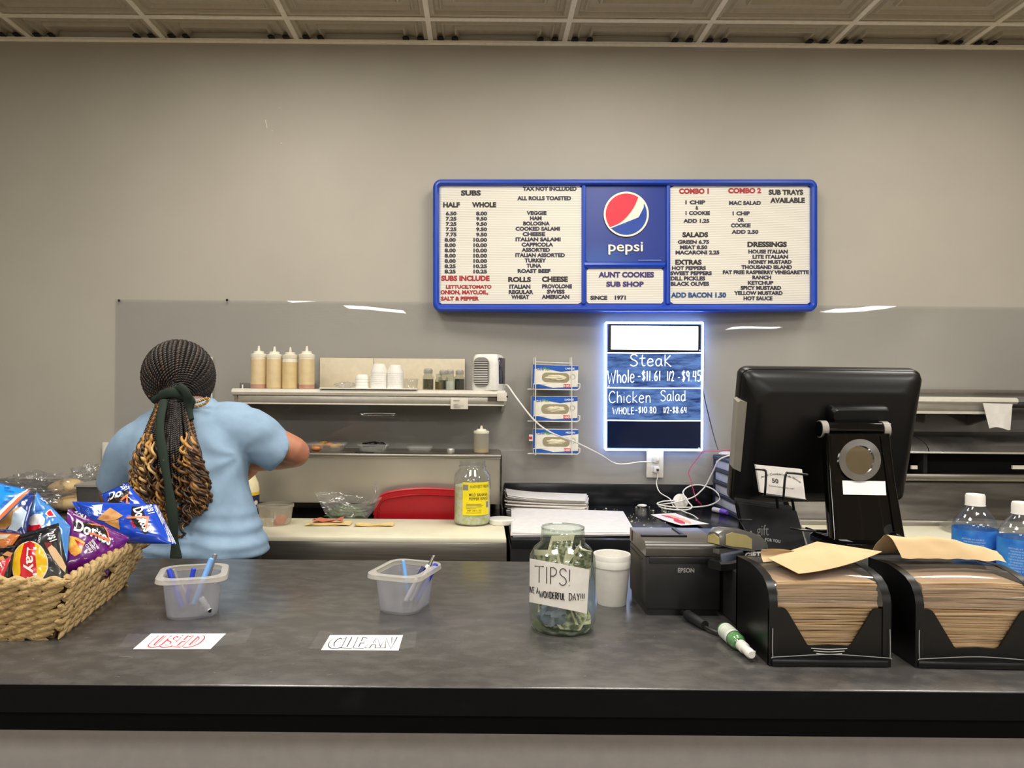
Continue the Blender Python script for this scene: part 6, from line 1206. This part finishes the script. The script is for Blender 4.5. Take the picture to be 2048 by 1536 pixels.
ER = P(594, 905, 2.44); WR = P(508, 928, 2.66); HR = P(470, 965, 2.74)
EL = P(226, 985, 2.45); WL = P(300, 1030, 2.68); HL = P(330, 1038, 2.76)
neck0 = P(378, 822, 2.40); head = P(363, 752, 2.45)
def handf(w, h, side):
    d = (h-w).normalized(); s = d.cross(Vector((0, 0, 1))).normalized()*side; up = s.cross(d); k = w+d*.085; out = [limb([w-d*.02, w+d*.03, k], [.024, .032, .030], 4)]
    out.append(mp(ball((0, 0, 0), 1, 1, 1, 14, 10), lambda v: w+d*(.05+v[0]*.05)+s*(v[1]*.042)+Vector((0, 0, 1))*(v[2]*.017)))
    for i, (o, l) in enumerate(((-.032, .058), (-.011, .072), (.011, .068), (.032, .052))):
        b = k+s*o; out.append(limb([b-d*.02, b+d*l*.4+Vector((0, 0, .004)), b+d*l*.75-Vector((0, 0, .012)), b+d*l*.9-Vector((0, 0, .03))], [.0105, .0098, .0088, .0075], 4))
    b = w+d*.03-s*.035; out.append(limb([b, b-s*.022+d*.03, b-s*.028+d*.055-Vector((0, 0, .012))], [.014, .0115, .0085], 4)); return out
parts = [loft(rings([(Vector((hipc.x, KY, .84)), .13, .10), (Vector((hipc.x, KY, .95)), .15, .11), (P(388, 1030, KY), .125, .095), (P(380, 940, KY+.04), .145, .10), (P(378, 875, KY+.06), .15, .095), (P(378, 838, KY+.07), .10, .07), (P(378, 815, KY+.08), .055, .05)])),
    limb([P(378, 845, 2.40), neck0, P(370, 790, 2.43), head], [.058, .055, .055, .06]),
    mp(ball((0, 0, 0), 1, 1, 1, 28, 20), lambda v: head+Vector((v[0]*.076, v[1]*.096+.012, v[2]*.108-.01))), mp(ball((0, 0, 0), 1, 1, 1, 20, 14), lambda v: head+Vector((v[0]*.056, .055+v[1]*.05, -.07+v[2]*.05))),
    mp(ball((0, 0, 0), 1, 1, 1, 12, 8), lambda v: head+Vector((v[0]*.014, .112+v[1]*.018, -.028+v[2]*.024))),
    limb([SR, SR.lerp(ER, .5), ER, ER.lerp(WR, .35), WR], [.056, .052, .043, .044, .027]), limb([SL, SL.lerp(EL, .5), EL, EL.lerp(WL, .35), WL], [.054, .048, .042, .042, .027])]
for s in (-1, 1): parts.append(mp(ball((0, 0, 0), 1, 1, 1, 12, 8), lambda v: head+Vector((s*.080+v[0]*.010, .012+v[1]*.02, -.012+v[2]*.032))))
parts += handf(WR, HR, 1)+handf(WL, HL, -1)
for s in (-1, 1): 
    hx = hipc.x+s*.085; parts.append(limb([Vector((hx, KY, .88)), Vector((hx+s*.01, KY+.02, .5)), Vector((hx+s*.015, KY-.02, .08))], [.09, .062, .04])); parts.append(mp(ball((0, 0, 0), 1, 1, 1, 16, 10), lambda v: Vector((hx+s*.018+v[0]*.042, KY+.045+v[1]*.12, .045+v[2]*.04))))
one(bake(join(*parts), .0065, 3), m_skin, 'body', pt, smooth=180)
mb = MB()
for s in (-1, 1):
    e = head+Vector((s*.03, .098, .0)); mb.add(ball(e, .0115), mat('eye_white', (226, 222, 216), .2)).add(ball(e+Vector((0, .008, 0)), .006), mat('eye_brown', (52, 32, 22), .2))
mb.build('eye', pt)
def msk(u, v, h): a = (u-.5)*2.5; return head+Vector((math.sin(a)*(.082+h), .018+math.cos(a)*(.096+h)*(1-.1*abs(v-.5)), -.115+.085*v-.016*abs(a)*.3))
one(slab(msk, 20, 8, .003), mat('mask_blue', (150, 186, 220), .8), 'face_mask', pt)
# trousers and shoes
hip = hipc.x
tp = [loft(rings([(Vector((hip, KY, .80)), .16, .12), (Vector((hip, KY, .90)), .185, .135), (Vector((hip, KY, 1.0)), .165, .12)]))]
for s in (-1, 1): tp.append(limb([Vector((hip+s*.085, KY, .86)), Vector((hip+s*.095, KY+.02, .5)), Vector((hip+s*.1, KY-.015, .06))], [.105, .08, .062]))
one(bake(join(*tp), .014, 3), m_pants, 'trousers', pt, smooth=180)
for s in (-1, 1): one(mp(ball((0, 0, 0), 1, 1, 1, 20, 12), lambda v: (hip+s*.1+v[0]*.052, KY+.05+v[1]*.145, max(0, .05+v[2]*.052))), mat('shoe_black', (22, 22, 24), .5), 'shoe', pt)
# t-shirt: trunk and sleeves melted together, then creased
def row(cx, hw, py, dep, Y): c = P(cx, py, Y); return (c, hw*Y/F, dep)
tr = [row(392, 143, 1106, .142, KY-.01), row(390, 139, 1084, .150, KY-.01), row(386, 129, 1050, .134, KY), row(381, 119, 1000, .126, KY+.01), row(376, 113, 950, .128, KY+.025), row(378, 118, 905, .126, KY+.045), row(378, 116, 868, .116, KY+.06), row(380, 100, 838, .095, KY+.07), row(381, 74, 818, .078, KY+.08), row(382, 48, 803, .062, KY+.085), row(384, 42, 796, .058, KY+.087)]
slR0, slR1 = P(500, 868, 2.40), P(568, 911, 2.425); slL0, slL1 = P(272, 895, 2.38), P(228, 978, 2.43)
sh = [loft(rings(tr)), limb([P(440, 862, 2.39), slR0, slR0.lerp(slR1, .5), slR1], [.080, .086, .074, .066]), limb([P(330, 870, 2.38), slL0, slL0.lerp(slL1, .5), slL1], [.075, .078, .070, .064]), limb([P(384, 850, 2.40), P(450, 838, 2.40), P(492, 836, 2.40)], [.06, .058, .05]), limb([P(384, 856, 2.40), P(320, 856, 2.39), P(285, 862, 2.38)], [.06, .058, .05])]
V, Fc = bake(join(*sh), .0085, 5)
def crease(p):
    x, z = p.x, p.z; a = P(495, 905, 2.40); d = math.hypot(p.x-a.x, (p.z-a.z)); f = 0
    ang = math.atan2(p.z-a.z, p.x-a.x)
    f += .0060*min(1, d/.07)*math.exp(-d/.17)*math.sin(ang*7+d*20)                       # folds fanning out of the armpit
    f += .0055*math.exp(-((z-1.10)/.34)**2)*math.sin((x*1.0+z*.42)*46+3*noise.noise(Vector((x*5, z*3, 0))))*(.4+.6*max(0, min(1, (1.42-z)*2.5)))
    w = math.exp(-((z-1.03)/.055)**2); f += .0045*w*math.sin(z*170+x*16+4*noise.noise(Vector((x*6, z*5, 2))))      # gathered rolls at the waist
    return f
cen = P(385, 960, KY+.03); W2_ = []
for v in V:
    n = Vector((v.x-cen.x, (v.y-cen.y)*1.2, 0)); n = n.normalized() if n.length > 1e-4 else Vector((0, -1, 0)); W2_.append(v+n*crease(v))
one((W2_, Fc), m_shirt, 't_shirt', pt, smooth=180)
# ---- braided hair gathered low at the back
m_hair = mat('hair_dark', (30, 22, 18), .38, spec=.5); m_hair2 = mat('hair_brown', (62, 44, 32), .4); m_gold = mat('hair_gold', (176, 128, 64), .42); m_gold2 = mat('hair_bronze', (108, 74, 36), .42); m_gold3 = mat('hair_pale_gold', (206, 168, 104), .42); m_green = mat('ribbon_green', (22, 38, 26), .85)
hc = P(358, 752, 2.44); HRX, HRY, HRZ = .105, .122, .113
tie = P(347, 800, 2.31); dt = Vector(((tie.x-hc.x)/HRX, (tie.y-hc.y)/HRY, (tie.z-hc.z)/HRZ)).normalized()
t1 = dt.cross(Vector((0, 0, 1))).normalized(); t2 = t1.cross(dt)
hp = MB(); hp.add(mp(ball((0, 0, 0), 1, 1, 1, 32, 24), lambda v: hc+Vector((v[0]*HRX*.955, v[1]*HRY*.955, v[2]*HRZ*.955))), m_hair)
def plait(mb, pts, r, m, pitch=.017, ph=0.0, m2=None):
    p = catmull(pts, 4); L = 0; ds_ = [0]
    for i in range(1, len(p)): L += (p[i]-p[i-1]).length; ds_.append(L)
    n = max(8, int(L/.0032)); q = []; k = 0
    for i in range(n+1):
        s = L*i/n
        while k < len(p)-2 and ds_[k+1] < s: k += 1
        f = (s-ds_[k])/max(1e-9, ds_[k+1]-ds_[k]); q.append((p[k].lerp(p[k+1], f), s))
    rad = r if callable(r) else (lambda f: r)
    for w in (0, PI):
        pp, rr2 = [], []
        for i, (c, s) in enumerate(q):
            t_ = (q[min(i+1, n)][0]-q[max(i-1, 0)][0]).normalized(); a = t_.orthogonal().normalized() if abs(t_.z) > .99 else t_.cross(Vector((0, 0, 1))).normalized(); b_ = t_.cross(a)
            R_ = rad(s/L); an_ = 2*PI*s/pitch+w+ph; pp.append(c+(a*math.cos(an_)+b_*math.sin(an_))*R_*.62); rr2.append(R_*.58)
        mb.add(tube(pp, rr2, 6), m if w == 0 or not m2 else m2)
random.seed(5); NB = 46
for i in range(NB):
    ph = 2*PI*(i+.5*random.random()*.4)/NB; pts = []
    for j in range(9):
        th = math.radians(118-(118-17)*j/8); d = dt*math.cos(th)+(t1*math.cos(ph)+t2*math.sin(ph))*math.sin(th); pts.append(hc+Vector((d.x*HRX, d.y*HRY, d.z*HRZ)))
    pts.append(tie+Vector((0, .006, .002)))
    low = math.sin(ph) < -.55
    plait(hp, pts, lambda f: .0083*(1-.55*max(0, f-.35)/.65), m_hair if not (low and i % 3 == 0) else m_gold, .0165, i*1.3, None if i % 4 else m_hair2)
# loose golden strands under the nape
for pts in (([(384, 812), (398, 812), (412, 806), (418, 796)], 2.335), ([(380, 806), (396, 803), (414, 796)], 2.33), ([(290, 773), (303, 778), (318, 790)], 2.37), ([(298, 792), (308, 788), (324, 792)], 2.36)): plait(hp, [P(x, y, pts[1]) for x, y in pts[0]], .0045, m_gold, .013, 0, m_gold3)
hp.build('braided_hair', pt, smooth=180)
# ponytail
pm_ = MB(); cm = MB(); random.seed(17)
def edgeL(y): return [(800, 322), (830, 305), (870, 289), (920, 272), (960, 266), (1000, 268), (1040, 290), (1070, 330), (1110, 350)]
def edgeR(y): return [(800, 372), (830, 380), (870, 390), (920, 402), (960, 416), (1000, 416), (1040, 398), (1070, 376), (1110, 366)]
def itp(t_, y):
    for (a, b_), (c_, d_) in zip(t_, t_[1:]):
        if y <= c_: return b_+(d_-b_)*(y-a)/(c_-a)
    return t_[-1][1]
def tailp(s, y, lay): 
    x = itp(edgeL(y), y)+(itp(edgeR(y), y)-itp(edgeL(y), y))*s; bul = math.sqrt(max(0, 1-(2*s-1)**2)); Y = 2.30-.085*min(1, (y-795)/110)-.028*bul*(1 if lay else .2)+(.0 if lay else .03); return P(x, y, Y)
NP = 44
for i in range(NP):
    s = (i+.5)/NP if i < 30 else random.random(); lay = i % 2; ye = random.uniform(880, 935) if abs(s-.5) > .2 else random.uniform(960, 1040)
    pts = [tie+Vector((random.uniform(-.02, .02), 0, -.004))]+[tailp(s, 806+(ye-806)*j/7, lay) for j in range(8)]
    edge = abs(s-.5) > .36; m = m_hair if not edge else (m_gold2 if i % 2 else m_hair2); plait(pm_, pts, lambda f: .0052+.0016*min(1, f*4)-.001*f, m, .0135, i, m_hair if not (edge and i % 3 == 0) else m_gold)
pm_.add(loft([[tailp(s_, y, 0)+Vector((0, .012, 0)) for s_ in [k/10 for k in range(11)]]+[tailp(s_, y, 0)+Vector((0, .035, 0)) for s_ in [k/10 for k in range(10, -1, -1)]] for y in range(806, 1060, 16)]), m_hair)
pm_.build('ponytail_braids', pt, smooth=180)
for i in range(230):
    s = random.random(); s = s if random.random() < .35 else (s*.34 if s < .5 else 1-(1-s)*.36); y0 = random.uniform(862, 980) if abs(s-.5) > .16 else random.uniform(900, 1000); ln = random.uniform(60, 125); y1 = min(y0+ln, 1085 if .25 < s < .85 else 1030)
    R_ = random.uniform(.004, .0115); tw = random.uniform(.028, .06); ph = random.uniform(0, 6.28); lay = random.random(); n = 46; pp = []; rr2 = []
    sd = s+random.uniform(-.06, .06)
    for j in range(n+1):
        f = j/n; c_ = tailp(max(0.0, min(1.0, s+(sd-s)*f)), y0+(y1-y0)*f, 1)+Vector((0, -.006+.03*(lay-.5), 0)); L = (y1-y0)/640*f; a = 2*PI*L/tw+ph
        pp.append(c_+Vector((math.cos(a), math.sin(a), 0))*R_*min(1, f*3)); rr2.append(.0043*(1-.75*f**2)*min(1, .5+f*3))
    cm.add(tube(pp, rr2, 6, 1.5), random.choice([m_gold, m_gold, m_gold2, m_gold2, m_hair2, m_hair2, m_hair2 if y0 < 900 else m_gold2, m_gold3 if i % 4 == 0 else m_hair2]))
cm.build('curly_ends', pt, smooth=180)
# dark green ribbon
rb_ = MB()
rb_.add(tube(catmull([P(306, 800, 2.31), P(322, 792, 2.275), P(345, 785, 2.255), P(368, 792, 2.27), P(382, 806, 2.29), P(378, 820, 2.29)], 6), [.010]*6+[.017]*19+[.012]*6, 10, .6), m_green)
rb_.add(tube(catmull([P(344, 778, 2.26), P(362, 776, 2.25), P(374, 790, 2.25), P(377, 812, 2.262), P(382, 840, 2.25)], 6), [.008]*5+[.014]*14+[.010]*6, 10, .5), m_green)
st_ = [P(328, 800, 2.25), P(322, 830, 2.215), P(320, 868, 2.185), P(328, 920, 2.165), P(338, 980, 2.15), P(346, 1040, 2.145), P(350, 1085, 2.15), P(352, 1118, 2.15)]
k = len(catmull(st_, 6)); rb_.add(tube(catmull(st_, 6), [.013+.004*math.sin(i*.5)*(i/k) for i in range(k)], 10, .35, up=(1, 0, 0)), m_green)
rb_.build('green_ribbon', pt, smooth=180)
